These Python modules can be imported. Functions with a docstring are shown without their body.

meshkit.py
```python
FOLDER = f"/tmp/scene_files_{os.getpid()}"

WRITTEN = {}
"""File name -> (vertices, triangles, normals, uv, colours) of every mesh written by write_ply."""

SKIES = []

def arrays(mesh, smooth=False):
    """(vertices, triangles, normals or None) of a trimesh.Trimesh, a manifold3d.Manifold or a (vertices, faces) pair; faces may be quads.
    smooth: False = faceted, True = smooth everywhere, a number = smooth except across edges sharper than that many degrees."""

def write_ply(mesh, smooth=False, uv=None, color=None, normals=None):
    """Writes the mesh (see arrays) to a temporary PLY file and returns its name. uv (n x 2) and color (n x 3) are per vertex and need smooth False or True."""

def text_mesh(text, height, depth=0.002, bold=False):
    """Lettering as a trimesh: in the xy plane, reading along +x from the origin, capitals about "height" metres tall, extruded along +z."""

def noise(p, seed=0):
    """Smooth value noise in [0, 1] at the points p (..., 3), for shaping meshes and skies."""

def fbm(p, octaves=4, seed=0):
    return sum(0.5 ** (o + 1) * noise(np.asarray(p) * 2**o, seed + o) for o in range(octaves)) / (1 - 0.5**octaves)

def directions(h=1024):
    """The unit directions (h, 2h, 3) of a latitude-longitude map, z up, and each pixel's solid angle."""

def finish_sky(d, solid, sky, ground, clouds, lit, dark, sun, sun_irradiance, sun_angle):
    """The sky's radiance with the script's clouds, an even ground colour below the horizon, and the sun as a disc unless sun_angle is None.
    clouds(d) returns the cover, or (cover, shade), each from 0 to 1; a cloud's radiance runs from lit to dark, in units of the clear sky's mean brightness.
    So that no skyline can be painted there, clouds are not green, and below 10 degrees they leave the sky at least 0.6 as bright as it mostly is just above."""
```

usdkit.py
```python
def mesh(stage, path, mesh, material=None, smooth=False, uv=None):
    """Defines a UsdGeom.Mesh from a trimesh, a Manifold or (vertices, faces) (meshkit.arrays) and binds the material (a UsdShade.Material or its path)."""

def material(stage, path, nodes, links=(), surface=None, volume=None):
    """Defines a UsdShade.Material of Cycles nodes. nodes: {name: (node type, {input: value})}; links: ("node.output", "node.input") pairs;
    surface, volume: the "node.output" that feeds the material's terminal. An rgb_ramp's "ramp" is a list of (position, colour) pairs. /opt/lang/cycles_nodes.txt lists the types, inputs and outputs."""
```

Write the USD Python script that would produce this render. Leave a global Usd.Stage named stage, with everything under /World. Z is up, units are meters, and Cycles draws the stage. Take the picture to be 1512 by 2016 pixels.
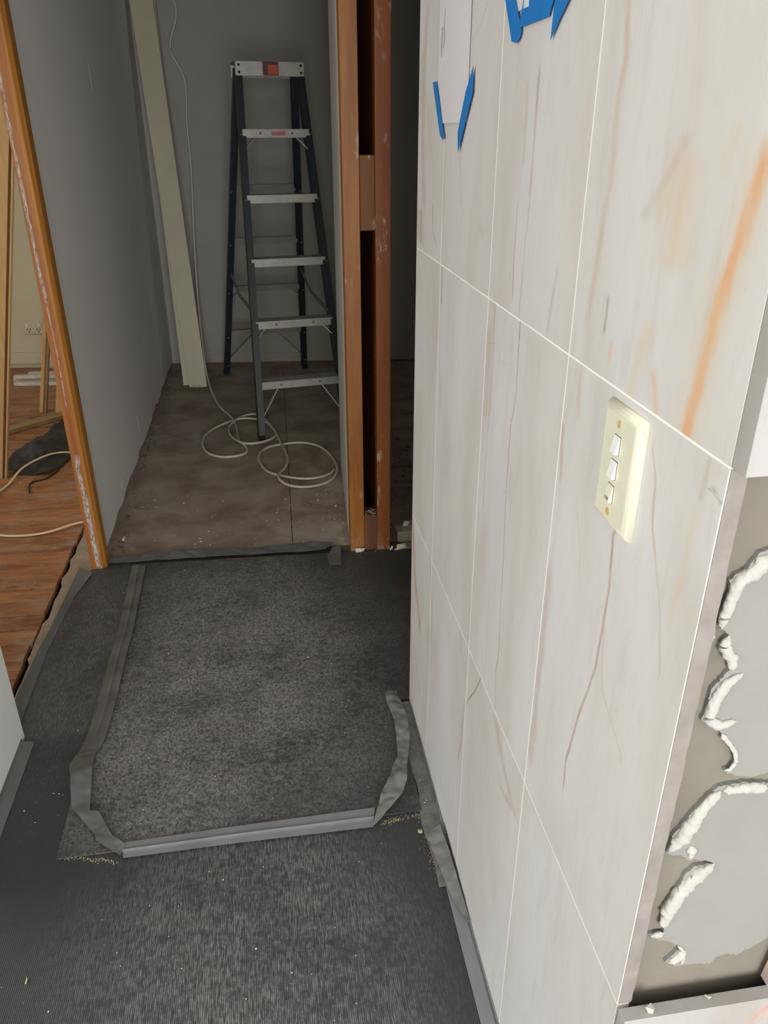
import math, random
import numpy as np, trimesh, shapely.geometry as sg
import usdkit
from meshkit import noise, fbm, text_mesh
from pxr import Usd, UsdGeom, UsdLux, Gf, Sdf, UsdShade

rng = np.random.default_rng(7)
stage = Usd.Stage.CreateInMemory()
UsdGeom.SetStageUpAxis(stage, UsdGeom.Tokens.z)
UsdGeom.SetStageMetersPerUnit(stage, 1.0)
world = UsdGeom.Xform.Define(stage, '/World')
stage.SetDefaultPrim(world.GetPrim())

# ------------------------------------------------------------------ camera
YAW, PITCH, ROLL = math.radians(8.588), math.radians(26.105), math.radians(-0.108)
FPX = 1527.886                                   # focal length in pixels of a 1512 x 2016 picture
EYE = np.array([-0.3165, 0.0, 1.3957])
fw = np.array([math.sin(YAW)*math.cos(PITCH), math.cos(YAW)*math.cos(PITCH), -math.sin(PITCH)])
rt0 = np.array([math.cos(YAW), -math.sin(YAW), 0.0]); up0 = np.cross(rt0, fw)
rt = rt0*math.cos(ROLL) + up0*math.sin(ROLL); up = -rt0*math.sin(ROLL) + up0*math.cos(ROLL)
cam = UsdGeom.Camera.Define(stage, '/World/camera')
cam.AddTransformOp().Set(Gf.Matrix4d(*rt, 0, *up, 0, *(-fw), 0, *EYE, 1))
cam.CreateHorizontalApertureAttr(36.0); cam.CreateVerticalApertureAttr(48.0)
cam.CreateFocalLengthAttr(FPX/1512*36.0)
cam.CreateClippingRangeAttr(Gf.Vec2f(0.02, 60))
cam.CreateExposureAttr(0.0)

# ------------------------------------------------------------------ light: overcast daylight through the openings behind the camera and in the left room
def rect_light(path, centre, xax, zax, w, h, intensity, color):
    xax, zax = np.array(xax, float), np.array(zax, float); yax = np.cross(zax, xax)
    l = UsdLux.RectLight.Define(stage, path)
    l.AddTransformOp().Set(Gf.Matrix4d(*xax, 0, *yax, 0, *zax, 0, *centre, 1))
    l.CreateWidthAttr(w); l.CreateHeightAttr(h); l.CreateIntensityAttr(intensity); l.CreateColorAttr(Gf.Vec3f(*color))
    return l
rect_light('/World/window_light_rear', (.15, -3.15, 1.03), (1, 0, 0), (0, -1, 0), 1.9, 1.9, 14.0, (1.0, 0.998, 0.985))
rect_light('/World/window_light_living', (-4.44, -1.5, 1.03), (0, -1, 0), (-1, 0, 0), 2.8, 1.8, 7.2, (1.0, 0.998, 0.985))
rect_light('/World/window_light_left', (-3.95, 2.6, 1.35), (0, -1, 0), (-1, 0, 0), 2.2, 1.7, 2.8, (1.0, 0.93, 0.80))
dome = UsdLux.DomeLight.Define(stage, '/World/sky_light'); dome.CreateIntensityAttr(0.25); dome.CreateColorAttr(Gf.Vec3f(0.8, 0.9, 1.0))

# ------------------------------------------------------------------ material graphs
class H(str): pass
class Graph:
    def __init__(s, name): s.name, s.n, s.l = name, {}, []
    def __call__(s, kind, out, **inp):
        k = f'n{len(s.n)}'; const = {}
        for a, b in inp.items():
            if isinstance(b, H): s.l.append((str(b), f'{k}.{a}'))
            else: const[a] = b
        s.n[k] = (kind, const)
        return H(f'{k}.{out}')
    def m(s, op, a, b=0.5, c=0.0, clamp=False): return s('math', 'value', math_type=op, value1=a, value2=b, value3=c, use_clamp=clamp)
    def pos(s):
        if not hasattr(s, '_p'):
            s._p = s('geometry', 'position'); k = f'n{len(s.n)}'; s.n[k] = ('separate_xyz', {}); s.l.append((str(s._p), f'{k}.vector'))
            s.x, s.y, s.z = H(k+'.x'), H(k+'.y'), H(k+'.z')
        return s._p
    def xyz(s, sx=1, sy=1, sz=1, off=(0, 0, 0)): return s('mapping', 'vector', vector=s.pos(), scale=(sx, sy, sz), location=off)
    def noise(s, vec, scale=1.0, detail=3, rough=0.55, dist=0.0): return s('noise_texture', 'fac', vector=vec, scale=scale, detail=detail, roughness=rough, distortion=dist)
    def ramp(s, fac, stops): return s('rgb_ramp', 'color', fac=fac, ramp=stops)
    def mask(s, fac, lo, hi): return s('map_range', 'result', range_type='smoothstep', value=fac, from_min=lo, from_max=hi, to_min=0.0, to_max=1.0, clamp=True)
    def mix(s, fac, a, b, mode='mix'): return s('mix', 'color', mix_type=mode, fac=fac, color1=a, color2=b)
    def bump(s, h, strength=0.3, dist=0.002): return s('bump', 'normal', height=h, strength=strength, distance=dist)
    def done(s, color, rough=0.6, normal=None, **kw):
        i = dict(base_color=color, roughness=rough, **kw)
        if normal is not None: i['normal'] = normal
        b = s('principled_bsdf', 'BSDF', **i)
        return usdkit.material(stage, '/World/Looks/' + s.name, s.n, s.l, surface=str(b))
UsdGeom.Scope.Define(stage, '/World/Looks')

def plain(name, col, rough=0.6, var=0.06, scale=6, bump=0.0, bscale=80, bdist=0.002, **kw):
    g = Graph(name); n = g.noise(g.xyz(), scale, 4)
    c = g.ramp(n, [(0.3, [x*(1-var) for x in col]), (0.7, [min(1, x*(1+var)) for x in col])])
    nm = g.bump(g.noise(g.xyz(), bscale, 4, 0.6), bump, bdist) if bump else None
    return g.done(c, rough, nm, **kw)

def wood(name, light, dark, axis='z', rough=0.45, scale=1.0, extra=None, obj_random=False, bump=0.15):
    g = Graph(name); st = {'x': (1.2, 14, 14), 'y': (14, 1.2, 14), 'z': (14, 14, 1.2)}[axis]
    v = g.xyz(*[a*scale for a in st])
    if obj_random:
        r = g('object_info', 'random')
        v = g('vector_math', 'vector', math_type='add', vector1=v, vector2=g('combine_xyz', 'vector', x=g.m('multiply', r, 37.0), y=g.m('multiply', r, 91.0), z=0.0))
    n1 = g.noise(v, 1.0, 5, 0.6, 0.6); st2 = [a*6 for a in st]
    n2 = g.noise(g.xyz(*[a*scale for a in st2]), 1.0, 3, 0.6)
    f = g.m('add', g.m('multiply', n1, 0.72), g.m('multiply', n2, 0.28))
    c = g.ramp(f, [(0.36, dark), (0.5, [(a+b)/2 for a, b in zip(light, dark)]), (0.62, light)])
    if obj_random:
        c = g.mix(0.55, c, g.ramp(r, [(0, (0.55, 0.5, 0.5)), (0.3, (0.9, 0.85, 0.8)), (0.6, (0.7, 0.72, 0.75)), (1, (1, 1, 1))]), 'multiply')
    if extra: c = extra(g, c)
    return g.done(c, rough, g.bump(n2, bump, 0.001))

def vein(g, col, axis, pts, w, color, strength, seed=0, wob=0.006, edge=0.35):
    """A streak of colour in a stone or a smear on a post that follows pts [(across, z)...]; axis is the across coordinate."""
    g.pos(); a = np.array(pts, float); z0, z1 = a[0, 1], a[-1, 1]; m = 0.08*(z1-z0)+0.004
    lo, span = z0-m, z1-z0+2*m; c0, c1 = a[:, 0].min()-.001, a[:, 0].max()+.001
    t = g('map_range', 'result', value=g.z, from_min=lo, from_max=lo+span, to_min=0.0, to_max=1.0, clamp=True)
    zs = np.concatenate([[lo], a[:, 1], [lo+span]]); ys = np.concatenate([[a[0, 0]], a[:, 0], [a[-1, 0]]])
    q = np.linspace(0, 1, 65); R = (np.interp(lo+q*span, zs, ys)-c0)/(c1-c0)
    B = np.clip(np.minimum(q, 1-q)*span/(m+1e-6), 0, 1)
    rr = g.ramp(t, [(float(u), (float(b), float(c), 0.0)) for u, b, c in zip(q, R, B)])
    k = f'n{len(g.n)}'; g.n[k] = ('separate_color', {}); g.l.append((str(rr), f'{k}.color'))
    across = {'x': g.x, 'y': g.y}[axis]
    nz = g.noise(g.xyz(14, 14, 30, (seed*3.1, seed*1.7, seed)), 1.0, 6, 0.7)
    cen = g.m('multiply_add', H(k+'.r'), float(c1-c0), float(c0))
    d = g.m('absolute', g.m('add', g.m('subtract', across, cen), g.m('multiply', g.m('subtract', nz, 0.5), wob)))
    n2 = g.noise(g.xyz(60, 60, 14, (seed, seed*2.3, 0)), 1.0, 5, 0.65)
    ww = g.m('multiply', g.m('add', g.m('multiply', n2, 1.4), 0.3), w)
    mk = g.mask(g.m('divide', d, ww), 1.0, 0.0)
    mk = g.m('multiply', g.m('multiply', mk, H(k+'.g')), g.m('multiply', g.m('add', g.m('multiply', n2, 2.4), -0.2), strength), clamp=True)
    return g.mix(mk, col, color)

# ------------------------------------------------------------------ shapes
def cat(ms): return trimesh.util.concatenate([m for m in ms if m is not None])
def bbox(x0, x1, y0, y1, z0, z1, b=0.0):
    if b <= 0:
        m = trimesh.creation.box((x1-x0, y1-y0, z1-z0)); m.apply_translation(((x0+x1)/2, (y0+y1)/2, (z0+z1)/2)); return m
    p = []
    for x, sx in ((x0, 1), (x1, -1)):
        for y, sy in ((y0, 1), (y1, -1)):
            for z, sz in ((z0, 1), (z1, -1)):
                p += [(x, y+sy*b, z+sz*b), (x+sx*b, y, z+sz*b), (x+sx*b, y+sy*b, z)]
    return trimesh.convex.convex_hull(np.array(p))
def prism(poly, z0, z1):
    m = trimesh.creation.extrude_polygon(poly if hasattr(poly, 'exterior') else sg.Polygon(poly), z1-z0, engine='earcut'); m.apply_translation((0, 0, z0)); return m
def beam(p0, p1, poly, side):
    """A profile (u along side, v = axis x side) swept straight from p0 to p1."""
    p0, p1 = np.array(p0, float), np.array(p1, float); w = p1-p0; L = np.linalg.norm(w); w = w/L
    u = np.array(side, float); u -= w*(u@w); u /= np.linalg.norm(u); v = np.cross(w, u)
    m = prism(poly, 0, L); M = np.eye(4); M[:3, 0], M[:3, 1], M[:3, 2], M[:3, 3] = u, v, w, p0; m.apply_transform(M); return m
def rect(a, b, c, d): return [(a, c), (b, c), (b, d), (a, d)]
def smooth_path(p, n):
    from scipy.interpolate import CubicSpline
    p = np.array(p, float); t = np.concatenate([[0], np.cumsum(np.linalg.norm(np.diff(p, axis=0), axis=1))]); return CubicSpline(t, p)(np.linspace(0, t[-1], n))
def tube(path, r, seg=8, flat=1.0, caps=True):
    p = np.array(path, float); n = len(p); r = np.broadcast_to(np.asarray(r, float), (n,))
    t = np.gradient(p, axis=0); t /= np.linalg.norm(t, axis=1, keepdims=True)
    up_ = np.array([0, 0, 1.0]); V = []
    for i in range(n):
        s = np.cross(t[i], up_); s = s if np.linalg.norm(s) > 1e-3 else np.cross(t[i], [0, 1.0, 0]); s /= np.linalg.norm(s); q = np.cross(s, t[i])
        for k in range(seg):
            a = 2*math.pi*k/seg; V.append(p[i]+r[i]*(math.cos(a)*s+math.sin(a)*q*flat))
    F = []
    for i in range(n-1):
        for k in range(seg):
            a, b = i*seg+k, i*seg+(k+1) % seg; F += [(a, b, b+seg), (a, b+seg, a+seg)]
    V += [p[0], p[-1]]
    for k in range(seg): F += [(len(V)-2, (k+1) % seg, k), (len(V)-1, (n-1)*seg+k, (n-1)*seg+(k+1) % seg)]
    m = trimesh.Trimesh(np.array(V), np.array(F), process=False); m.fix_normals(); return m
def sheet(L, R, n, k, th, fn=None):
    """A thin strip between the lines L and R [(x, y, z)...], n steps along and k across, with thickness th; fn moves its points."""
    def res(q):
        q = np.array(q, float); t = np.concatenate([[0], np.cumsum(np.linalg.norm(np.diff(q, axis=0), axis=1))]); s = np.linspace(0, t[-1], n)
        return np.stack([np.interp(s, t, q[:, i]) for i in range(3)], 1)
    a, b = res(L), res(R); s = np.linspace(0, 1, k)[None, :, None]; G = a[:, None]*(1-s)+b[:, None]*s
    if fn is not None: G = fn(G)
    top = G.reshape(-1, 3); bot = top-np.array([0, 0, th]); V = np.vstack([top, bot]); N = n*k; F = []
    for i in range(n-1):
        for j in range(k-1):
            q = i*k+j; F += [(q, q+1, q+k+1), (q, q+k+1, q+k), (N+q, N+q+k+1, N+q+1), (N+q, N+q+k, N+q+k+1)]
    rim = [i*k for i in range(n)] + [(n-1)*k+j for j in range(1, k)] + [i*k+k-1 for i in range(n-2, -1, -1)] + [j for j in range(k-2, 0, -1)]
    for a_, b_ in zip(rim, rim[1:]+rim[:1]): F += [(a_, b_, N+b_), (a_, N+b_, N+a_)]
    m = trimesh.Trimesh(V, np.array(F), process=False); m.fix_normals(); return m
def chip(c, s, seed, flat=0.5):
    r = np.random.default_rng(seed); p = r.uniform(-1, 1, (11, 3)); p /= np.linalg.norm(p, axis=1, keepdims=True)**0.7; p = p*np.array(s)/2
    m = trimesh.convex.convex_hull(p); m.apply_translation((c[0], c[1], c[2]-m.bounds[0, 2])); return m
def rot_box(size, centre, rz=0.0, rx=0.0, ry=0.0, b=0.0):
    m = bbox(-size[0]/2, size[0]/2, -size[1]/2, size[1]/2, -size[2]/2, size[2]/2, b)
    from trimesh.transformations import euler_matrix
    m.apply_transform(euler_matrix(rx, ry, rz)); m.apply_translation(centre); return m

# ------------------------------------------------------------------ objects
USED = {}
def numbered(parent, name):
    k = (parent, name); i = USED.get(k, 0); USED[k] = i+1
    return f'{parent}/{name}' if i == 0 else f'{parent}/{name}_{i:03d}'
def keys(prim, label=None, cat=None, group=None, kind=None):
    for a, b in (('label', label), ('category', cat), ('group', group), ('kind', kind)):
        if b: prim.SetCustomDataByKey(a, b)
BASE = {}
def thing(name, label, cat, loc, group=None, kind=None):
    path = numbered('/World', name); x = UsdGeom.Xform.Define(stage, path); x.AddTranslateOp().Set(Gf.Vec3d(*map(float, loc)))
    keys(x.GetPrim(), label, cat, group, kind); BASE[path] = np.array(loc, float); return path
def part(parent, name, mesh, mat, label=None, smooth=False, kind=None):
    root = '/'.join(parent.split('/')[:3]); m = mesh.copy(); m.apply_translation(-BASE.get(root, np.zeros(3)))
    path = numbered(parent, name); pr = usdkit.mesh(stage, path, m, mat, smooth).GetPrim(); keys(pr, label, None, None, kind); return path
def whole(name, mesh, mat, label, cat, smooth=False, group=None, kind=None):
    path = numbered('/World', name); c = np.array([mesh.bounds[:, 0].mean(), mesh.bounds[:, 1].mean(), mesh.bounds[0, 2]]); m = mesh.copy(); m.apply_translation(-c)
    pr = usdkit.mesh(stage, path, m, mat, smooth); pr.AddTranslateOp().Set(Gf.Vec3d(*map(float, c))); keys(pr.GetPrim(), label, cat, group, kind); return path
def struct(name, mesh, mat, label=None, smooth=False):
    path = numbered('/World', name); pr = usdkit.mesh(stage, path, mesh, mat, smooth).GetPrim(); keys(pr, label, None, None, 'structure'); return path
def struct_group(name, label=None):
    path = numbered('/World', name); keys(UsdGeom.Xform.Define(stage, path).GetPrim(), label, None, None, 'structure'); return path
# ------------------------------------------------------------------ measured veins of each tile, (y, z) along the wall, and outlines of the adhesive, (x, z)
VEINS = {
 'mC': [
  ([[0.9276, 0.5817], [0.9356, 0.6477], [0.9292, 0.681], [0.9375, 0.7575], [0.9414, 0.8498], [0.949, 0.9187], [0.952, 0.9561], [0.9519, 1.0014], [0.9518, 1.045], [0.9401, 1.0804], [0.941, 1.1106], [0.9433, 1.1591], [0.9452, 1.1797]], 0.0022, 'pk', 0.75),
  ([[0.8748, 0.9296], [0.9245, 0.9304], [0.8141, 0.9319], [0.7835, 0.9345], [1.0894, 0.9346], [1.0499, 0.9357], [1.0086, 0.9362], [0.9552, 0.9385]], 0.003, 'pk', 0.55),
  ([[0.8046, 0.995], [0.8404, 1.0031], [0.8795, 1.0154], [0.9417, 1.0315]], 0.002, 'gr', 0.3),
  ([[1.0582, 0.8708], [1.0607, 0.9462], [1.0539, 1.0326], [1.0548, 1.1109], [1.0576, 1.1762]], 0.0022, 'br', 0.4),
  ([[1.0749, 1.0138], [1.0662, 1.0518], [1.0699, 1.1071], [1.0638, 1.1518], [1.0704, 1.182]], 0.018, 'tn', 0.45),
  ([[1.0103, 1.114], [0.9694, 1.1188], [1.0889, 1.12], [1.047, 1.128]], 0.003, 'pk', 0.4),
  ([[0.9912, 0.5849], [0.9897, 0.6268], [0.993, 0.69]], 0.003, 'tn', 0.35),
 ],
 'mD': [
  ([[0.6538, 0.6975], [0.6565, 0.7269], [0.6494, 0.7593], [0.639, 0.8128], [0.6265, 0.8534], [0.6165, 0.8966], [0.6138, 0.9589], [0.6131, 0.9967], [0.6168, 1.0253], [0.6199, 1.0469], [0.6169, 1.0471]], 0.0028, 'pk', 0.75),
  ([[0.5376, 0.844], [0.5627, 0.8603], [0.5956, 0.8783], [0.6056, 0.9112], [0.6138, 0.9589]], 0.003, 'tn', 0.45),
  ([[0.7654, 0.6386], [0.7632, 0.6847], [0.7699, 0.7629], [0.7658, 0.8686], [0.7691, 0.9146]], 0.012, 'pk', 0.4),
  ([[0.7348, 1.1293], [0.7389, 1.1607], [0.7398, 1.178]], 0.006, 'tn', 0.5),
  ([[0.7641, 1.0442], [0.769, 1.0789], [0.7732, 1.1023]], 0.005, 'pk', 0.5),
  ([[0.4643, 1.1552], [0.483, 1.1576], [0.4706, 1.1583], [0.4758, 1.1584]], 0.004, 'gr', 0.8),
  ([[0.6823, 0.9614], [0.6891, 0.9929], [0.7057, 1.025]], 0.002, 'tn', 0.4),
  ([[0.5396, 1.0712], [0.5519, 1.0912], [0.5592, 1.1305], [0.5722, 1.1528]], 0.0022, 'pk', 0.45),
  ([[0.5002, 0.9758], [0.5144, 1.0184], [0.5224, 1.0389], [0.5451, 1.0757], [0.5574, 1.1059]], 0.0025, 'tn', 0.45),
  ([[0.5014, 1.0271], [0.4995, 1.0409], [0.4939, 1.0803], [0.4952, 1.1302]], 0.005, 'yl', 0.4),
  ([[0.4898, 1.1458], [0.4886, 1.1613], [0.4874, 1.1764]], 0.004, 'pk', 0.4),
 ],
 'tD': [
  ([[0.5279, 1.1828], [0.5252, 1.2022], [0.5203, 1.2274], [0.5186, 1.2473], [0.5159, 1.2754], [0.5116, 1.2972], [0.5051, 1.3212], [0.5032, 1.3215], [0.5016, 1.3294], [0.4983, 1.3465], [0.4966, 1.3628], [0.493, 1.3771]], 0.0085, 'or', 0.95),
  ([[0.5279, 1.1828], [0.5252, 1.2022], [0.5203, 1.2274], [0.5186, 1.2473], [0.5159, 1.2754], [0.5116, 1.2972], [0.5051, 1.3212], [0.5032, 1.3215], [0.5016, 1.3294], [0.4983, 1.3465], [0.4966, 1.3628], [0.493, 1.3771]], 0.022, 'yl', 0.4),
  ([[0.7359, 1.2331], [0.7332, 1.2627], [0.7318, 1.2826], [0.7299, 1.2911], [0.7262, 1.3203], [0.7217, 1.355], [0.7248, 1.3932], [0.7231, 1.4328], [0.7192, 1.4544], [0.7291, 1.4939]], 0.007, 'pt', 0.5),
  ([[0.6968, 1.227], [0.6951, 1.2387], [0.6967, 1.2551]], 0.0035, 'br', 0.6),
  ([[0.5905, 1.303], [0.5798, 1.3112], [0.5994, 1.3375], [0.5954, 1.3569], [0.5915, 1.3756]], 0.03, 'yl', 0.5),
  ([[0.6444, 1.3335], [0.6305, 1.3498], [0.6057, 1.3752], [0.5961, 1.3891]], 0.008, 'tn', 0.35),
  ([[0.6269, 1.1751], [0.6273, 1.1959], [0.6086, 1.2469]], 0.012, 'yl', 0.4),
  ([[0.6787, 1.2027], [0.6764, 1.2176]], 0.005, 'or', 0.3),
  ([[0.578, 1.1791], [0.5775, 1.1859], [0.5894, 1.2135]], 0.006, 'or', 0.45),
  ([[0.5372, 1.3689], [0.5368, 1.3773], [0.5296, 1.3985]], 0.01, 'yl', 0.3),
 ],
 'tC': [
  ([[0.9455, 1.3332], [0.9438, 1.3648], [0.945, 1.4063], [0.943, 1.4513]], 0.0045, 'pk', 0.5),
  ([[0.984, 1.208], [0.9896, 1.2447], [0.9888, 1.2812], [0.9899, 1.3111]], 0.0035, 'pk', 0.55),
  ([[0.9529, 1.1856], [0.9514, 1.2047], [0.9491, 1.2682], [0.9436, 1.3149]], 0.0022, 'gr', 0.55),
  ([[0.9786, 1.3638], [0.9791, 1.4067], [0.9829, 1.4414]], 0.006, 'tn', 0.4),
  ([[0.8466, 1.1908], [0.8411, 1.2257], [0.8321, 1.2628]], 0.004, 'gr', 0.3),
 ],
 'tB': [
  ([[1.2464, 1.5149], [1.2081, 1.5239], [1.1787, 1.5465]], 0.0025, 'br', 0.45),
  ([[1.1429, 1.2601], [1.1539, 1.2734]], 0.01, 'tn', 0.4),
  ([[1.2755, 1.297], [1.2944, 1.3541], [1.2837, 1.3918]], 0.01, 'tn', 0.3),
 ],
 'tA': [
  ([[1.5749, 1.2748], [1.6003, 1.3911], [1.5991, 1.5013], [1.5716, 1.5812]], 0.02, 'pk', 0.4),
  ([[1.4526, 1.212], [1.4885, 1.2316], [1.4934, 1.2704]], 0.004, 'br', 0.5),
  ([[1.602, 1.1995], [1.6073, 1.2528]], 0.03, 'pk', 0.5),
 ],
 'mA': [
  ([[1.5013, 0.9805], [1.6316, 0.9821], [1.4156, 0.9859]], 0.006, 'pk', 0.5),
  ([[1.6243, 1.0919], [1.6279, 1.131]], 0.006, 'pk', 0.3),
 ],
 'mB': [
  ([[1.3973, 1.1197], [1.3972, 1.1804]], 0.006, 'br', 0.5),
  ([[1.34, 0.7372], [1.3741, 0.8818], [1.4004, 1.0219]], 0.0025, 'pk', 0.45),
  ([[1.3802, 0.9253], [1.3755, 0.9856]], 0.01, 'tn', 0.3),
 ],
 'bC': [
  ([[1.0912, 0.4492], [1.0768, 0.4727], [1.0388, 0.5223], [1.0142, 0.567]], 0.0016, 'rb', 1.0),
  ([[0.854, 0.4706], [0.8046, 0.4838], [0.8853, 0.5272], [0.9104, 0.5558]], 0.02, 'pk', 0.4),
  ([[0.9228, 0.3847], [0.9355, 0.3947]], 0.003, 'gr', 0.4),
  ([[1.0339, 0.2431], [1.0433, 0.36], [1.047, 0.4746]], 0.006, 'tn', 0.25),
 ],
 'bB': [
  ([[1.1228, 0.289], [1.1107, 0.3387], [1.1073, 0.4318]], 0.004, 'br', 0.45),
  ([[1.1446, 0.5312], [1.1581, 0.5707]], 0.008, 'tn', 0.4),
  ([[1.3919, 0.3749], [1.3938, 0.4624], [1.4249, 0.5709]], 0.003, 'br', 0.45),
  ([[1.1954, 0.0811], [1.266, 0.0992], [1.3235, 0.1247]], 0.008, 'tn', 0.4),
 ],
 'bA': [
  ([[1.5246, 0.3299], [1.5982, 0.427], [1.6303, 0.5485]], 0.02, 'rd', 0.6),
  ([[1.4004, 0.1267], [1.5063, 0.1416], [1.5803, 0.2156]], 0.015, 'tn', 0.4),
  ([[1.4202, 0.5317], [1.4338, 0.5701]], 0.004, 'br', 0.5),
 ],
 'bD': [
 ],
}
PATCH_A = [[0.0512, 1.1085], [0.0453, 1.1068], [0.0363, 1.0909], [0.0294, 1.0893], [0.0244, 1.083], [0.0283, 1.0746], [0.0261, 1.0597], [0.0226, 1.0506], [0.0286, 1.0368], [0.0349, 1.0325], [0.0291, 1.0183], [0.0381, 1.0123], [0.0445, 0.9975], [0.041, 0.9928], [0.0307, 0.9771], [0.0303, 0.9557], [0.028, 0.9437], [0.0392, 0.9339], [0.0485, 0.9284], [0.0569, 0.9158], [0.064, 0.9105], [0.0709, 0.8949], [0.0723, 0.8908], [0.0702, 0.8835], [0.0615, 0.8832], [0.0662, 0.8786], [0.0759, 0.874], [0.092, 0.87], [0.1062, 0.8734]]
PATCH_B = [[0.1093, 0.8603], [0.0829, 0.8651], [0.0606, 0.863], [0.0557, 0.8558], [0.0425, 0.8386], [0.033, 0.8203], [0.0262, 0.8081], [0.0246, 0.7947], [0.0231, 0.7846], [0.0298, 0.7799], [0.0377, 0.7793], [0.0488, 0.7694], [0.0539, 0.7702], [0.0725, 0.7642], [0.076, 0.76], [0.057, 0.7608], [0.048, 0.7516], [0.0451, 0.7375], [0.0379, 0.7166], [0.0332, 0.7042], [0.0347, 0.6826], [0.04, 0.6716], [0.0396, 0.6658], [0.0246, 0.668], [0.0293, 0.6599], [0.0461, 0.6523], [0.059, 0.6434], [0.0672, 0.6333], [0.0605, 0.6348], [0.0489, 0.6186], [0.0636, 0.6089], [0.0797, 0.6084], [0.1025, 0.6043], [0.108, 0.6137], [0.119, 0.6176], [0.1306, 0.6119], [0.1503, 0.6234], [0.1624, 0.6334]]
RIDGE_A = [([[0.0528, 1.104], [0.0441, 1.0891], [0.0327, 1.0834], [0.0306, 1.0686], [0.0269, 1.0502], [0.0273, 1.0381]], [0.007, 0.007, 0.006, 0.006, 0.0045, 0.003]), ([[0.0352, 1.0312], [0.0331, 1.0203], [0.0428, 1.0079], [0.0462, 0.9948]], [0.004, 0.005, 0.005, 0.003]), ([[0.056, 0.991], [0.0414, 0.9797], [0.0366, 0.9643], [0.0334, 0.9457], [0.0455, 0.9372], [0.0614, 0.9392]], [0.003, 0.006, 0.006, 0.005, 0.005, 0.003]), ([[0.05, 0.9268], [0.0597, 0.914], [0.0671, 0.9043], [0.0711, 0.891], [0.0666, 0.8825], [0.0615, 0.8829]], [0.003, 0.002, 0.002, 0.002, 0.002, 0.003])]
RIDGE_B = [([[0.1099, 0.8538], [0.095, 0.8569], [0.0793, 0.8585], [0.0655, 0.8575]], [0.0055, 0.0055, 0.0055, 0.0055]), ([[0.0629, 0.8579], [0.0501, 0.839], [0.0413, 0.8173], [0.0338, 0.8017], [0.0248, 0.786]], [0.005, 0.006, 0.008, 0.008, 0.003]), ([[0.0461, 0.7909], [0.0492, 0.7817], [0.0498, 0.771]], [0.004, 0.004, 0.002]), ([[0.0758, 0.7609], [0.0665, 0.7536], [0.0553, 0.7411], [0.0454, 0.7208], [0.0392, 0.7011], [0.0379, 0.6761]], [0.004, 0.0075, 0.008, 0.008, 0.008, 0.004]), ([[0.0407, 0.6675], [0.0327, 0.6652], [0.0256, 0.6657]], [0.003, 0.004, 0.003]), ([[0.0668, 0.6355], [0.0639, 0.6236], [0.0536, 0.6165]], [0.003, 0.006, 0.004]), ([[0.059, 0.6434], [0.0691, 0.6308], [0.0707, 0.6179], [0.0677, 0.6101]], [0.0015, 0.0015, 0.0015, 0.0015])]
BLOB = [[0.0133, 1.0863], [0.0101, 1.0706], [0.0086, 1.0568], [0.014, 1.0395], [0.0153, 1.0248]]
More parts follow.
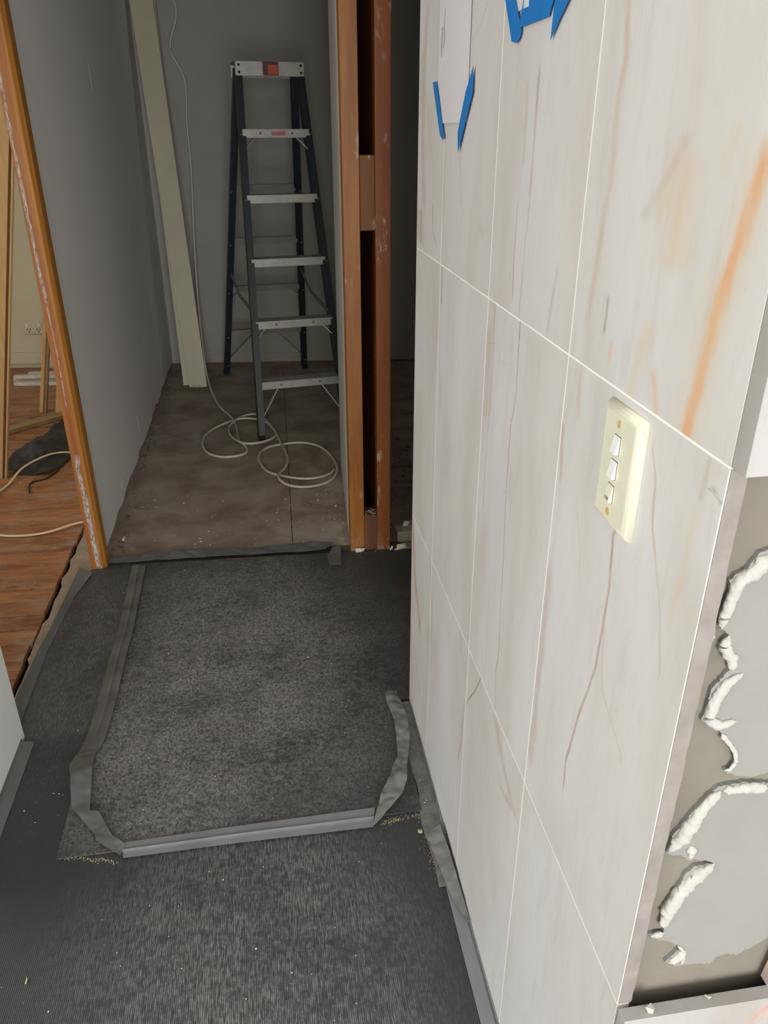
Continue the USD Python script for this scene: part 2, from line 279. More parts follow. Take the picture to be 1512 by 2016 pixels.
# ------------------------------------------------------------------ materials
VCOL = dict(pk=(.47,.31,.25), tn=(.56,.44,.35), br=(.33,.22,.17), gr=(.38,.36,.33), yl=(.66,.54,.36), pt=(.58,.40,.32), rb=(.30,.12,.06), rd=(.52,.30,.24))
VCOL['or'] = (.74,.38,.20)
def marble(name, veins, seed, tone=1.0, pink=0.35, axis='y'):
    g = Graph(name); o = (seed*7.3, seed*3.9, seed*5.1)
    broad = g.noise(g.xyz(6, 6, 2.4, o), 1.0, 3, 0.5, 0.8); streak = g.noise(g.xyz(40, 40, 7, o), 1.0, 5, 0.62, 0.3); fine = g.noise(g.xyz(150, 150, 34, o), 1.0, 4, 0.65)
    c = g.ramp(broad, [(0.3, [x*tone for x in (.665,.635,.595)]), (0.5, [x*tone for x in (.72,.708,.69)]), (0.68, [x*tone for x in (.75,.75,.745)])])
    c = g.mix(g.m('multiply', g.mask(streak, 0.52, 0.76), 0.36), c, [x*tone for x in (.57,.52,.48)])
    c = g.mix(g.m('multiply', g.mask(streak, 0.44, 0.25), 0.3), c, [x*tone for x in (.80,.79,.775)])
    pk = g.noise(g.xyz(7, 7, 1.6, (o[1], o[2], o[0])), 1.0, 4, 0.6, 0.5)
    c = g.mix(g.m('multiply', g.mask(pk, 0.52, 0.75), pink), c, [x*tone for x in (.64,.52,.46)])
    c = g.mix(g.m('multiply', g.mask(fine, 0.52, 0.75), 0.18), c, [x*tone for x in (.53,.49,.46)])
    for i, (pts, w, k, s) in enumerate(veins): c = vein(g, c, axis, pts, w*(1.35 if w < .004 else 1.6), VCOL[k], s*1.0, seed*11+i)
    return g.done(c, 0.42, g.bump(streak, 0.04, 0.001), specular_ior_level=0.35)
M = {}
for i, k in enumerate(['tA','tB','tC','tD','mA','mB','mC','mD','bA','bB','bC','bD']):
    M[k] = marble('marble_'+['edge','far','middle','near'][i % 4]+'_'+{'t':'top','m':'mid','b':'low'}[k[0]], VEINS[k], i+1, 0.91, [.8,.35,.35,.3,.25,.1,.45,.3,.7,.5,.5,.12][i])
M['front'] = marble('marble_front_shaded', [([(.06,.30),(.09,.45),(.15,.54),(.17,.57)],.004,'rd',.7),([(.02,.40),(.10,.50),(.2,.56)],.003,'pk',.5),([(.165,.54),(.170,.58),(.168,.62)],.0015,'or',.7)], 31, 0.58, .5, 'x')  # same marble as the side wall, shade put into its tone against over-bright light
M['grout'] = plain('white_grout', (.93,.92,.89), 0.85)
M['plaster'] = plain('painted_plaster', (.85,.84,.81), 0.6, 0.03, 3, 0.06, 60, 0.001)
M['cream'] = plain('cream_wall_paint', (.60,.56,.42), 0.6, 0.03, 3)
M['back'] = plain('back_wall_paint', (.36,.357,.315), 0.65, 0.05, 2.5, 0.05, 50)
M['ceil'] = plain('ceiling_paint', (.75,.74,.72), 0.8)
M['substrate'] = plain('cement_board', (.205,.185,.15), 0.9, 0.16, 9, 0.25, 150, 0.0015)
M['adhesive'] = plain('white_tile_adhesive', (.46,.45,.415), 0.85, 0.06, 60, 0.5, 260, 0.002)
M['adhesive_flat'] = plain('grey_smeared_adhesive', (.265,.258,.243), 0.7, 0.05, 14, 0.12, 200, 0.001)
M['edge_film'] = plain('cut_tile_edge', (.25,.222,.205), 0.7, 0.14, 40, 0.1, 120)
M['plate'] = plain('cream_plastic', (.76,.75,.60), 0.35, 0.02, 20)
M['rocker'] = plain('white_plastic', (.84,.84,.84), 0.3, 0.01, 20)
M['screwcap'] = plain('tan_screw_cap', (.60,.46,.22), 0.4, 0.12, 200)
M['ink'] = plain('grey_ink', (.22,.21,.19), 0.6)
M['paper'] = plain('white_paper', (.66,.64,.665), 0.8, 0.02, 5)
M['pencil'] = plain('pencil_marks', (.30,.30,.33), 0.8)
M['bluetape'] = plain('blue_masking_tape', (.0,.17,.52), 0.6, 0.06, 60)
M['aluminium'] = plain('dusty_aluminium', (.44,.43,.39), 0.5, 0.12, 30, metallic=0.25)
M['aluminium_dark'] = plain('dull_aluminium', (.24,.22,.19), 0.55, 0.15, 30, metallic=0.2)
M['fibreglass'] = plain('black_fibreglass', (.018,.022,.028), 0.45, 0.2, 20)
M['rubber_foot'] = plain('black_rubber', (.012,.012,.012), 0.7)
M['steel'] = plain('bright_rivet_steel', (.6,.6,.6), 0.3, metallic=0.9)
M['label_dark'] = plain('dark_red_label', (.10,.012,.010), 0.4)
M['label_orange'] = plain('orange_label', (.50,.085,.02), 0.4)
M['label_red'] = plain('faded_red_label', (.50,.17,.14), 0.5)
M['stud'] = wood('orange_stud_timber', (.58,.22,.045), (.36,.105,.018), 'z', 0.45)
M['stud_red'] = wood('red_stud_timber', (.44,.13,.028), (.30,.075,.015), 'z', 0.45)
M['lining'] = wood('dark_pocket_timber', (.36,.10,.03), (.2,.05,.015), 'z', 0.6)
M['noggin'] = wood('dusty_brown_timber', (.24,.105,.05), (.14,.06,.028), 'z', 0.7)
M['pale_pine'] = wood('pale_pine', (.60,.39,.185), (.48,.285,.12), 'z', 0.5)
M['pale_pine_y'] = wood('grey_pine', (.40,.29,.15), (.28,.19,.09), 'x', 0.6)
M['cream_board'] = plain('cream_painted_board', (.54,.50,.36), 0.5, 0.05, 5)
M['board_end'] = plain('broken_board_end', (.62,.57,.45), 0.9, 0.25, 60, 0.5, 80)
M['white_batten'] = plain('white_painted_batten', (.62,.58,.54), 0.6, 0.14, 30)
M['cable'] = plain('white_cable_sheath', (.62,.58,.48), 0.45, 0.04, 30)
M['cable_warm'] = plain('cream_cable_sheath', (.74,.60,.40), 0.45, 0.04, 30)
M['black_sheet'] = plain('black_rubber_scrap', (.03,.031,.033), 0.55, 0.5, 14, 0.3, 60)
M['blackcord'] = plain('black_cord', (.012,.011,.010), 0.6)
M['ducttape'] = plain('grey_duct_tape', (.145,.148,.146), 0.42, 0.10, 22, 0.15, 220, 0.0008)
M['ducttape_worn'] = plain('worn_duct_tape', (.115,.112,.106), 0.5, 0.30, 14, 0.25, 120)
M['ducttape_blue'] = plain('blue_grey_tape', (.235,.25,.262), 0.40, 0.08, 14)
M['tapeshine'] = plain('crumpled_tape', (.20,.20,.195), 0.28, 0.22, 30, 0.2, 120, 0.001)
M['dusttape'] = plain('dusty_tape', (.17,.168,.16), 0.6, 0.3, 60, 0.3, 250)
M['chip'] = plain('plaster_lump', (.80,.76,.62), 0.9, 0.15, 50)
M['chip_grey'] = plain('grey_mortar_lump', (.50,.44,.36), 0.9, 0.2, 50)
M['sawdust'] = plain('yellow_sawdust', (.50,.41,.25), 0.95, 0.25, 200)
M['rubble'] = plain('dark_rubble', (.17,.13,.10), 0.9, 0.4, 60)
M['crumb'] = plain('pale_crumbs', (.60,.54,.44), 0.9, 0.25, 40)
M['outlet'] = plain('aged_outlet_plastic', (.60,.56,.42), 0.4)
M['hole'] = plain('dark_slot', (.02,.02,.02), 0.8)
M['window_frame'] = plain('white_window_frame', (.8,.8,.8), 0.4)

g = Graph('jamb_timber'); n1 = g.noise(g.xyz(30, 30, 1.3), 1.0, 5, 0.6, 0.7); n2 = g.noise(g.xyz(120, 120, 5), 1.0, 3)
c = g.ramp(g.m('add', g.m('multiply', n1, .7), g.m('multiply', n2, .3)), [(0.36, (.26,.09,.014)), (0.5, (.37,.145,.022)), (0.64, (.45,.20,.036))])
red = g.m('multiply', g.mask(g.x, -.948, -.962), g.mask(g.y, 2.530, 2.520)); c = g.mix(g.m('multiply', red, .55), c, (.26,.065,.016))
for i, (pts, w, s) in enumerate([([(-.957,.0),(-.962,.02),(-.963,.08),(-.963,.2),(-.966,.33),(-.968,.395),(-.966,.41)], .0105, 1.5), ([(-.968,.62),(-.966,.78),(-.969,.9)], .003, .9),
        ([(-.969,.93),(-.972,1.04),(-.975,1.2),(-.977,1.35),(-.981,1.39)], .0055, 1.4), ([(-.978,1.40),(-.978,1.6),(-.977,1.9)], .0055, 1.0)]):
    c = vein(g, c, 'x', pts, w*1.1, g.ramp(g.noise(g.xyz(260, 260, 60), 1.0, 4, .7), [(.40, (.17,.10,.07)), (.52, (.46,.42,.385)), (.7, (.56,.52,.48))]), s*.8, i+3, 0.004, 0.9)
M['jamb'] = g.done(c, 0.45, g.bump(n2, 0.15, 0.001))

# stud timber with small white plaster smears
def smeared(g, c):
    a = g.noise(g.xyz(40, 40, 14, (3, 1, 2)), 1.0, 5, 0.7); b = g.noise(g.xyz(9, 9, 5, (1, 7, 4)), 1.0, 2)
    k = g.m('multiply', g.mask(a, 0.52, 0.64), g.mask(b, 0.54, 0.64)); c = g.mix(g.m('multiply', k, 0.75), c, (.60,.50,.42))
    low = g.m('multiply', g.mask(g.z, 0.11, 0.0), g.mask(a, 0.42, 0.6)); return g.mix(g.m('multiply', low, 0.8), c, (.42,.30,.22))
M['stud_l'] = wood('smeared_orange_timber', (.43,.165,.026), (.28,.085,.012), 'z', 0.45, extra=smeared)
M['stud_r'] = wood('smeared_red_timber', (.34,.098,.018), (.24,.06,.011), 'z', 0.45, extra=smeared)
M['block'] = wood('smeared_brown_timber', (.24,.095,.03), (.15,.052,.016), 'z', 0.6, extra=smeared)

# rubber matting: a ribbed lower sheet and a trodden, dusty upper one
def mat_graph(name, ribs):
    g = Graph(name); g.pos()
    fine = g.noise(g.xyz(190, 120, 90), 1.0, 5, 0.72); mid = g.noise(g.xyz(50, 74, 40), 1.0, 6, 0.72, 0.6); big = g.noise(g.xyz(4.2, 4.8, 4), 1.0, 5, 0.65)
    def blob(cx, cy, rx, ry):
        dx = g.m('divide', g.m('subtract', g.x, cx), rx); dy = g.m('divide', g.m('subtract', g.y, cy), ry)
        return g.mask(g.m('sqrt', g.m('add', g.m('multiply', dx, dx), g.m('multiply', dy, dy))), 1.15, 0.25)
    both = g.m('add', g.m('multiply', mid, .55), g.m('multiply', big, .45))
    if ribs:
        rib = g.m('multiply_add', g.m('sine', g.m('multiply', g.x, 2*math.pi/.0036)), 0.5, 0.5)
        dash = g.noise(g.xyz(300, 46, 40), 1.0, 5, 0.7)
        ext = g.m('maximum', blob(-.42, .93, .42, .60), g.m('multiply', blob(-.90, 2.1, .25, .75), .55))
        d = g.m('multiply', g.mask(both, .34, .58), ext)
        c = g.mix(g.m('multiply', fine, 0.5), (.034,.037,.040), (.072,.078,.082))
        c = g.mix(g.m('multiply', g.m('multiply', d, g.mask(dash, .36, .62)), g.m('multiply_add', rib, 0.75, 0.22)), c, (.33,.33,.32))
        ylw = g.m('multiply', g.mask(mid, .60, .72), g.mask(big, .5, .62)); c = g.mix(g.m('multiply', ylw, .4), c, (.26,.215,.14))
        blk = g.m('multiply', g.mask(g.noise(g.xyz(34, 40, 30, (3, 8, 1)), 1.0, 5, .7), .56, .68), .6); c = g.mix(blk, c, (.036,.038,.040))
        h = g.m('add', g.m('multiply', rib, .7), g.m('multiply', mid, .3)); return g.done(c, 0.5, g.bump(h, 0.5, 0.0012), specular_ior_level=0.45)
    ext = g.m('maximum', blob(-.43, 1.92, .52, .88), g.m('multiply', blob(-.60, 1.55, .40, .50), .95))
    d = g.m('multiply', g.mask(both, .32, .58), ext)
    c = g.mix(g.m('multiply', fine, 0.6), (.032,.034,.036), (.095,.098,.10))
    c = g.mix(g.m('multiply', d, g.mask(fine, .30, .66)), c, (.335,.33,.318))
    brn = g.m('multiply', g.mask(g.noise(g.xyz(9, 9, 9, (5, 5, 5)), 1.0, 4), .52, .7), g.mask(fine, .4, .6)); c = g.mix(g.m('multiply', brn, .25), c, (.27,.20,.15))
    blk = g.m('multiply', g.mask(g.noise(g.xyz(60, 90, 40, (1, 4, 2)), 1.0, 5, .72), .54, .68), .7); c = g.mix(blk, c, (.040,.041,.043))
    wht = g.m('multiply', g.mask(g.noise(g.xyz(110, 150, 80, (9, 2, 5)), 1.0, 5, .75), .58, .70), g.m('multiply', g.mask(big, .46, .62), ext)); c = g.mix(g.m('multiply', wht, .9), c, (.58,.55,.50))
    h = g.m('add', g.m('multiply', mid, .8), g.m('multiply', fine, .5)); return g.done(c, 0.5, g.bump(h, 0.7, 0.004), specular_ior_level=0.45)
M['mat_ribbed'] = mat_graph('ribbed_rubber', True)
M['mat_dusty'] = mat_graph('dusty_rubber', False)

# the fibre-cement underlay of the hall behind: brown, with pale dust near the front
g = Graph('brown_underlay'); g.pos(); a = g.noise(g.xyz(5, 5, 5), 1.0, 5, .62, .4); b = g.noise(g.xyz(60, 60, 60), 1.0, 4, .7)
c = g.ramp(a, [(0.35, (.27,.205,.155)), (0.5, (.37,.30,.24)), (0.66, (.45,.385,.32))])
k = g.m('multiply', g.mask(g.m('add', g.m('multiply', a, .6), g.m('multiply', b, .4)), .46, .62), g.mask(g.m('add', g.y, g.m('multiply', g.x, -1.2)), 3.5, 2.6)); c = g.mix(g.m('multiply', k, .8), c, (.50,.46,.40))
M['underlay'] = g.done(c, 0.85, g.bump(b, 0.2, 0.002))
g = Graph('floorboard_timber'); r = g('object_info', 'random'); g.pos()
v = g('vector_math', 'vector', math_type='add', vector1=g.xyz(3.0, 16, 10), vector2=g('combine_xyz', 'vector', x=g.m('multiply', r, 41.0), y=0.0, z=0.0))
n1 = g.noise(v, 1.0, 6, .68, 1.0); n3 = g.noise(g.xyz(26, 150, 40), 1.0, 4, .65)
c = g.ramp(n1, [(0.34, (.18,.075,.036)), (0.48, (.37,.155,.065)), (0.64, (.50,.23,.10))])
c = g.mix(0.6, c, g.ramp(r, [(0, (.55,.52,.55)), (.25, (1,.95,.85)), (.5, (.74,.72,.74)), (.75, (1,.92,.82)), (1, (.62,.6,.62))]), 'multiply')
c = g.mix(g.m('multiply', g.mask(n3, .48, .7), .35), c, (.14,.065,.036))
wr_ = g.noise(g.xyz(16, 26, 8, (4, 4, 4)), 1.0, 5, .7); c = g.mix(g.m('multiply', g.mask(wr_, .58, .68), .7), c, (.10,.055,.035))
dz = g.noise(g.xyz(7, 13, 8), 1.0, 6, .72); c = g.mix(g.m('multiply', g.mask(dz, .46, .66), .7), c, (.36,.275,.215))
M['floorboard'] = g.done(c, 0.55, g.bump(n1, 0.15, 0.002))
M['threshold'] = plain('dusty_cement_strip', (.34,.265,.20), 0.9, 0.2, 20, 0.3, 120)
M['void'] = plain('dark_subfloor', (.03,.022,.016), 0.9)
M['slab'] = plain('subfloor_base', (.12,.10,.08), 0.9)

# ------------------------------------------------------------------ setting: floor
fl = struct_group('floor', 'floor of boards, brown underlay sheets and base under the matting')
part(fl, 'subfloor', cat([bbox(-1.035, 2.5, -3.2, 2.56, -.06, -.0008), bbox(-4.6, -1.035, -3.2, 1.0, -.06, -.0008)]), M['slab'])
part(fl, 'floor_void', bbox(-4, 2.5, 1.0, 5.6, -.10, -.062), M['void'])
YB = 1.0; i = 0
while YB < 5.36:
    cuts = [-4.0, -1.086+rng.uniform(-.004, .004)]
    if i % 3 == 1: cuts = [cuts[0], rng.uniform(-1.9, -1.3), cuts[1]]
    for a, b in zip(cuts, cuts[1:]): part(fl, 'floorboard', bbox(a+.0006, b-.0006, YB+.0011, YB+.083-.0011, -.022, rng.uniform(-.0016, 0), .0016), M['floorboard'])
    YB += .083; i += 1
# the cracked edge strip between the boards and the matting
pts = [(-1.073,1.0)]; yy = 1.05
while yy < 2.86: pts.append((-1.072+rng.uniform(-.007,.006)*(1 if yy > 1.6 else .3), yy)); yy += rng.uniform(.02,.06)
part(fl, 'threshold_strip', prism(pts+[(-.986,2.86),(-.986,2.513),(-1.0,2.50),(-1.03,1.0)], -.02, .0005), M['threshold'], 'dusty cement strip along the cracked edge of the floorboards')
JX = lambda y: -.242-(4.193-y)*.019
for x0, x1, y0, y1 in [('L', 'J', 2.56, 3.86), ('L', 'J', 3.863, 5.30), ('J', .95, 2.56, 4.02), ('J', .95, 4.023, 5.30), (.953, 1.6, 2.56, 5.30)]:
    p = []
    for y in (y0, y1): p.append((-.96 if x0 == 'L' else JX(y)+.0012 if x0 == 'J' else x0, y))
    for y in (y1, y0): p.append((JX(y)-.0012 if x1 == 'J' else x1, y))
    part(fl, 'underlay_sheet', prism(p, -.02, 0.0), M['underlay'])
part(fl, 'underlay_sheet', prism([(.13,1.66),(1.6,1.66),(1.6,2.557),(.13,2.557)], -.02, -.0005), M['underlay'])

# ------------------------------------------------------------------ setting: walls, ceiling
CE = 2.65
BACK = lambda x: 5.15-.09*x
def slab(x0, x1): return prism([(x0, BACK(x0)), (x1, BACK(x1)), (x1, BACK(x1)+.1), (x0, BACK(x0)+.1)], 0, 1)
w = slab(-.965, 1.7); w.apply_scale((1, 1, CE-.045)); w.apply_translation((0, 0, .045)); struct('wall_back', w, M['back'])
w = slab(-4.1, -.965); w.apply_scale((1, 1, CE)); struct('wall_back_left', w, M['cream'])
def skirting(x0, x1, z0, z1, d):
    return prism([(x0, BACK(x0)-d), (x1, BACK(x1)-d), (x1, BACK(x1)), (x0, BACK(x0))], z0, z1)
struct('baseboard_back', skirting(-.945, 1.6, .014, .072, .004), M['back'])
struct('trim_3', skirting(-.945, 1.6, .0, .0135, -.002), M['noggin'], 'dark red timber strip at the foot of the back wall')
struct('baseboard_left', cat([skirting(-4, -1.78, .03, .105, .016), skirting(-1.775, -.985, .0, .105, .02)]), M['cream'])
# hall wall on the left with a ragged lower edge
edge = [(2.568, .028)]; yy = 2.6
while yy < 5.18: edge.append((yy, .030+.022*float(noise(np.array([yy*9, 1, 1])))+(.02 if 4.2 < yy < 4.3 else 0))); yy += .045
wl = prism([(a, b) for a, b in edge]+[(5.24, .04), (5.24, CE), (2.568, CE)], 0, .012)
wl.apply_transform(np.array([[0,0,1,-.957],[1,0,0,0],[0,1,0,0],[0,0,0,1.0]])); wl.fix_normals()
wlf = struct_group('wall_left_far', 'grey painted plaster wall of the hall with a ragged lower edge')
part(wlf, 'plaster_sheet', wl, M['plaster']); part(wlf, 'backing_sheet', bbox(-.985, -.9572, 2.568, 5.24, 0, CE), M['cream'])
part(wlf, 'bottom_plate', bbox(-.9572, -.950, 2.60, 5.23, 0, .045), M['threshold'], 'dusty brown timber plate exposed below the plaster')
for (y, z, l, a) in [(3.62, .155, .085, .12), (3.05, .10, .05, -.2), (3.7, 1.60, .10, .05), (4.30, .20, .03, 0)]:
    part(wlf, 'plaster_dent', rot_box((.002, .016, l), (-.9455, y, z), rx=a, b=.0009), M['plaster'])
struct('wall_left_near', cat([bbox(-1.09, -1.0, 1.22, 1.655, 0, CE)]), M['plaster'], 'pale plaster wall end at the left edge of the picture')
struct('wall_left_room', cat([bbox(-4.1, -4.0, .9, 1.5, 0, CE), bbox(-4.1, -4.0, 3.7, 5.6, 0, CE), bbox(-4.1, -4.0, 1.5, 3.7, 0, .5), bbox(-4.1, -4.0, 1.5, 3.7, 2.2, CE), bbox(-4.6, -1.09, .9, 1.0, 0, CE)]), M['cream'])
struct('wall_living_left', cat([bbox(-4.6, -4.5, -3.2, -2.9, 0, CE), bbox(-4.6, -4.5, .1, .9, 0, CE), bbox(-4.6, -4.5, -2.9, .1, 0, .12), bbox(-4.6, -4.5, -2.9, .1, 1.95, CE)]), M['plaster'])
struct('wall_rear', cat([bbox(-4.6, -.85, -3.3, -3.2, 0, CE), bbox(2.3, 2.6, -3.3, -3.2, 0, CE), bbox(1.2, 2.3, -3.3, -3.2, 0, CE), bbox(-.85, 1.2, -3.3, -3.2, 2.0, CE)]), M['plaster'])
struct('wall_right_side', bbox(2.5, 2.6, -3.2, .58, 0, CE), M['plaster'])
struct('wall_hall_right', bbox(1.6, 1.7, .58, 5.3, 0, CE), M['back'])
struct('ceiling', bbox(-4.6, 2.6, -3.3, 5.7, CE, CE+.1), M['ceil'])
struct('trim_1', cat([bbox(-.945, .4, 2.505, 2.56, 2.08, CE)]), M['plaster'], 'lintel over the opening between the rooms')
struct('trim_2', cat([bbox(-1.09, -1.0, 1.655, 2.513, 2.08, CE)]), M['plaster'], 'lintel over the opening to the left room')

# tiled wall on the right and its stripped end
YJ = [1.642, 1.412, 1.093, .776, .462]; ZR = [(.0, .5722, 'b'), (.5722, 1.1822, 'm'), (1.1822, 1.7922, 't')]; GR = .0008
wr = struct_group('wall_right', 'right wall faced with large pink-veined marble tiles')
part(wr, 'wall_core', cat([bbox(.0145, .13, .4745, 1.640, 0, CE), bbox(.13, 2.5, .4745, .58, 0, CE)]), M['substrate'])
part(wr, 'grout', cat([bbox(.0003, .0145, .4635, 1.6415, 0, 2.40)]), M['grout'])
for j, (z0, z1, r) in enumerate(ZR+[(1.7922, 2.40, 't')]):
    for q, cn in enumerate('ABCD'):
        y1, y0 = YJ[q], YJ[q+1]
        part(wr, 'marble_tile', bbox(0, .0125, y0+(GR if q < 3 else 0), y1-(GR if q else 0), z0+GR, z1-GR, .0005), M[r+cn if j < 3 else 'tB'])
we = struct_group('wall_end', 'end of the tiled wall, partly stripped of its tiles')
part(we, 'cement_board', bbox(.0145, 2.45, .4742, .4746, .50, 1.30), M['substrate'], 'bare grey cement board where tiles were taken off')
for x0, x1 in [(.3065*i, .3065*i+.305) for i in range(8)]:
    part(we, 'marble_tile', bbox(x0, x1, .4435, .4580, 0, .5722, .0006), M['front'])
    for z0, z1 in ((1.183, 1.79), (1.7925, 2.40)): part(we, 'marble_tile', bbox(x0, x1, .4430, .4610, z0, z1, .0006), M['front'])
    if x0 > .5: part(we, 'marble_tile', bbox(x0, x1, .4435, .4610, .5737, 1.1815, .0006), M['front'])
tl = prism([(.1665,.5726),(.46,.5726),(.46,1.1),(.30,1.1),(.22,.80),(.185,.665),(.172,.628),(.1695,.60)], 0, .012)
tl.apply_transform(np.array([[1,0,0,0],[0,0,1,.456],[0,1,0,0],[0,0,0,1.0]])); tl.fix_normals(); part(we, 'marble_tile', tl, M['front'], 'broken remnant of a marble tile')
def on_end(m):   # (x, z, depth) -> the plane of the wall end, depth towards the camera
    m.apply_transform(np.array([[1,0,0,0],[0,0,-1,.4742],[0,1,0,0],[0,0,0,1.0]])); m.fix_normals(); return m
def rough_poly(p, seed, amp=.0009, step=.0022):
    p = np.array(p+[p[0]], float); out = []; r = np.random.default_rng(seed)
    for a, b in zip(p, p[1:]):
        n = max(1, int(np.linalg.norm(b-a)/step))
        for k in range(n): out.append(a+(b-a)*k/n + r.normal(0, amp, 2)*.5)
    q = sg.Polygon(out).buffer(0); return max(q.geoms, key=lambda s: s.area) if q.geom_type == 'MultiPolygon' else q
def lump(path, radii, seed):
    n = 46; q = np.array(path, float); t = np.concatenate([[0], np.cumsum(np.linalg.norm(np.diff(q, axis=0), axis=1))]); s = np.linspace(0, t[-1], n)
    P = np.stack([np.interp(s, t, q[:, 0]), .4695+0*s, np.interp(s, t, q[:, 1])], 1); R = np.interp(s, t, radii)
    R = R*np.clip(np.minimum(s, t[-1]-s)/.004, .25, 1); m = tube(P, R, 14)
    d = m.vertices-P[np.clip(np.round(np.linspace(0, n-1, len(m.vertices))).astype(int), 0, n-1)]
    k = (fbm(m.vertices*190, 4, seed)-.5); c = P[np.argmin(((m.vertices[:, None]-P[None])**2).sum(-1), 1)]
    v = c+(m.vertices-c)*(1+1.1*k)[:, None]; v[:, 1] = .4695+(v[:, 1]-.4695)*.62; m.vertices = v; return m
XR = .42
PA = PATCH_A+[[.20,.872],[.28,.90],[XR-.02,1.0],[.33,1.12],[.2,1.13],[.1,1.118]]
PB = PATCH_B+[[.20,.665],[.30,.72],[XR-.03,.78],[.3,.855],[.18,.865]]
for p, rr, sd, lab in ((PA, RIDGE_A, 1, 'upper grey adhesive patch with curled white edges'), (PB, RIDGE_B, 2, 'lower grey adhesive patch with curled white edges')):
    a = part(we, 'adhesive_patch', on_end(prism(rough_poly(p, sd), 0, .0042)), M['adhesive_flat'], lab)
    for k, (q, r_) in enumerate(rr): part(a, 'adhesive_ridge', lump(q, r_, sd*20+k), M['adhesive'], smooth=50)
part(we, 'adhesive_blob', lump([(x, z) for x, z in BLOB], [.004,.006,.0065,.007,.0065], 77), M['adhesive'], smooth=True)
# ragged adhesive bed behind the tile edge
bed = [(.0125, .575)]; zz = .575
while zz < 1.18: bed.append((.0150+.0016*float(noise(np.array([zz*70, 3, 3])))-(.002 if zz > 1.1 else 0), zz)); zz += .006
bed.append((.0125, 1.18)); bm = prism(bed, 0, .012); bm.apply_transform(np.array([[1,0,0,0],[0,0,-1,.4745],[0,1,0,0],[0,0,0,1.0]])); bm.fix_normals()
part(we, 'edge_film', bbox(.0009, .0146, .4612, .4621, .5745, 1.181), M['edge_film'], 'saw-cut pinkish grey edge of the tiles beside the stripped board')
part(we, 'adhesive_bed', bm, M['adhesive_flat'])
# ------------------------------------------------------------------ the cavity of a sliding door in the middle, and the door jamb on the left
SL = lambda y: -.064+(y-2.5)*.058                      # the left face of this stub wall runs slightly askew
wm = struct_group('wall_middle', 'stub wall around a sliding door pocket')
part(wm, 'plaster_sheet', prism([(SL(2.506)+.0035, 2.5615), (SL(2.506)+.012, 2.5615), (SL(3.33)+.010, 3.33), (SL(3.33), 3.33)], .004, CE), M['plaster'])
part(wm, 'plaster_sheet', prism([(.0765, 2.5615), (.0825, 2.5615), (.100, 3.33), (.092, 3.33)], .004, CE), M['plaster'])
part(wm, 'end_stud', prism([(SL(3.26)+.012, 3.26), (.088, 3.26), (.090, 3.325), (SL(3.325)+.012, 3.325)], 0, CE), M['lining'])
pf = thing('pocket_door_frame', 'pair of orange timber studs with a dark slot between them at the end of the middle wall', 'door frame', (.01, 2.5, 0))
part(pf, 'stud', bbox(-.062, -.0115, 2.4985, 2.560, 0, CE-.001, .0015), M['stud_l'], 'left stud of lighter orange timber')
part(pf, 'stud', bbox(.0365, .0835, 2.4965, 2.560, 0, CE-.001, .0015), M['stud_r'], 'right stud of redder timber')
part(pf, 'pocket_lining', cat([prism([(-.052, 2.561), (-.0135, 2.561), (.020, 3.25), (-.012, 3.25)], 0, CE-.001), prism([(.039, 2.561), (.076, 2.561), (.090, 3.25), (.060, 3.25)], 0, CE-.001)]), M['lining'])
part(pf, 'blocking', bbox(-.0108, .0362, 2.502, 2.556, 1.122, 1.334, .002), M['block'], 'brown timber block wedged halfway up the slot')
lb = part(pf, 'blocking', bbox(-.0112, .0362, 2.4985, 2.575, 0, .146, .002), M['noggin'], 'dusty timber block at the foot of the slot')
r = np.random.default_rng(5)
part(pf, 'plaster_dust', cat([chip((r.uniform(-.004, .034), r.uniform(2.502, 2.55), .1455), r.uniform(.003, .010, 3)*[1, 1, .5], 500+k) for k in range(40)]), M['crumb'], kind='stuff')
jm = thing('door_jamb', 'orange pine door jamb smeared with white paint at the end of the left hall wall', 'door jamb', (-.96, 2.53, 0))
part(jm, 'post', prism(sg.Polygon([(-.9855,2.5145),(-.9465,2.5145),(-.9365,2.5290),(-.9335,2.5685),(-.9855,2.5685)]).buffer(-.0015).buffer(.0015, quad_segs=2), 0, CE-.001), M['jamb'])
part(jm, 'knot', chip((-.9850, 2.5140, 1.388), (.006, .005, .014), 9), M['stud_red'])

# ------------------------------------------------------------------ rubber matting and tape
MZ = .003
whole('rubber_mat', prism([(-.999,-1.6),(-.999,1.657),(-1.048,1.72),(-1.045,2.1),(-1.03,2.498),(-.987,2.502),(-.987,2.5125),(-.930,2.512),(-.930,2.57),(-.11,2.545),(-.075,2.495),(.40,2.478),(.40,1.645),(-.001,1.643),(-.001,-1.6)], -.0004, MZ), M['mat_ribbed'],
      'large black ribbed rubber floor mat filling the hall floor', 'floor mat')
def undul(G, amp=.0022, sc=6, base=MZ+.0005, seed=0):
    G = G.copy(); G[..., 2] += amp*fbm(np.stack([G[..., 0]*sc, G[..., 1]*sc, 0*G[..., 0]+seed], -1), 3, seed); return G
whole('rubber_mat', sheet([(-.835,1.250,.006),(-.842,1.9,.006),(-.835,2.52,.006)], [(-.040,1.262,.006),(-.040,1.649,.006),(.385,1.652,.006),(.385,2.475,.006)], 90, 60, .0026, lambda G: undul(G, .003, 5)), M['mat_dusty'],
      'dusty trodden black rubber mat taped on top of the larger mat', 'floor mat', smooth=40)
TZ = .0105
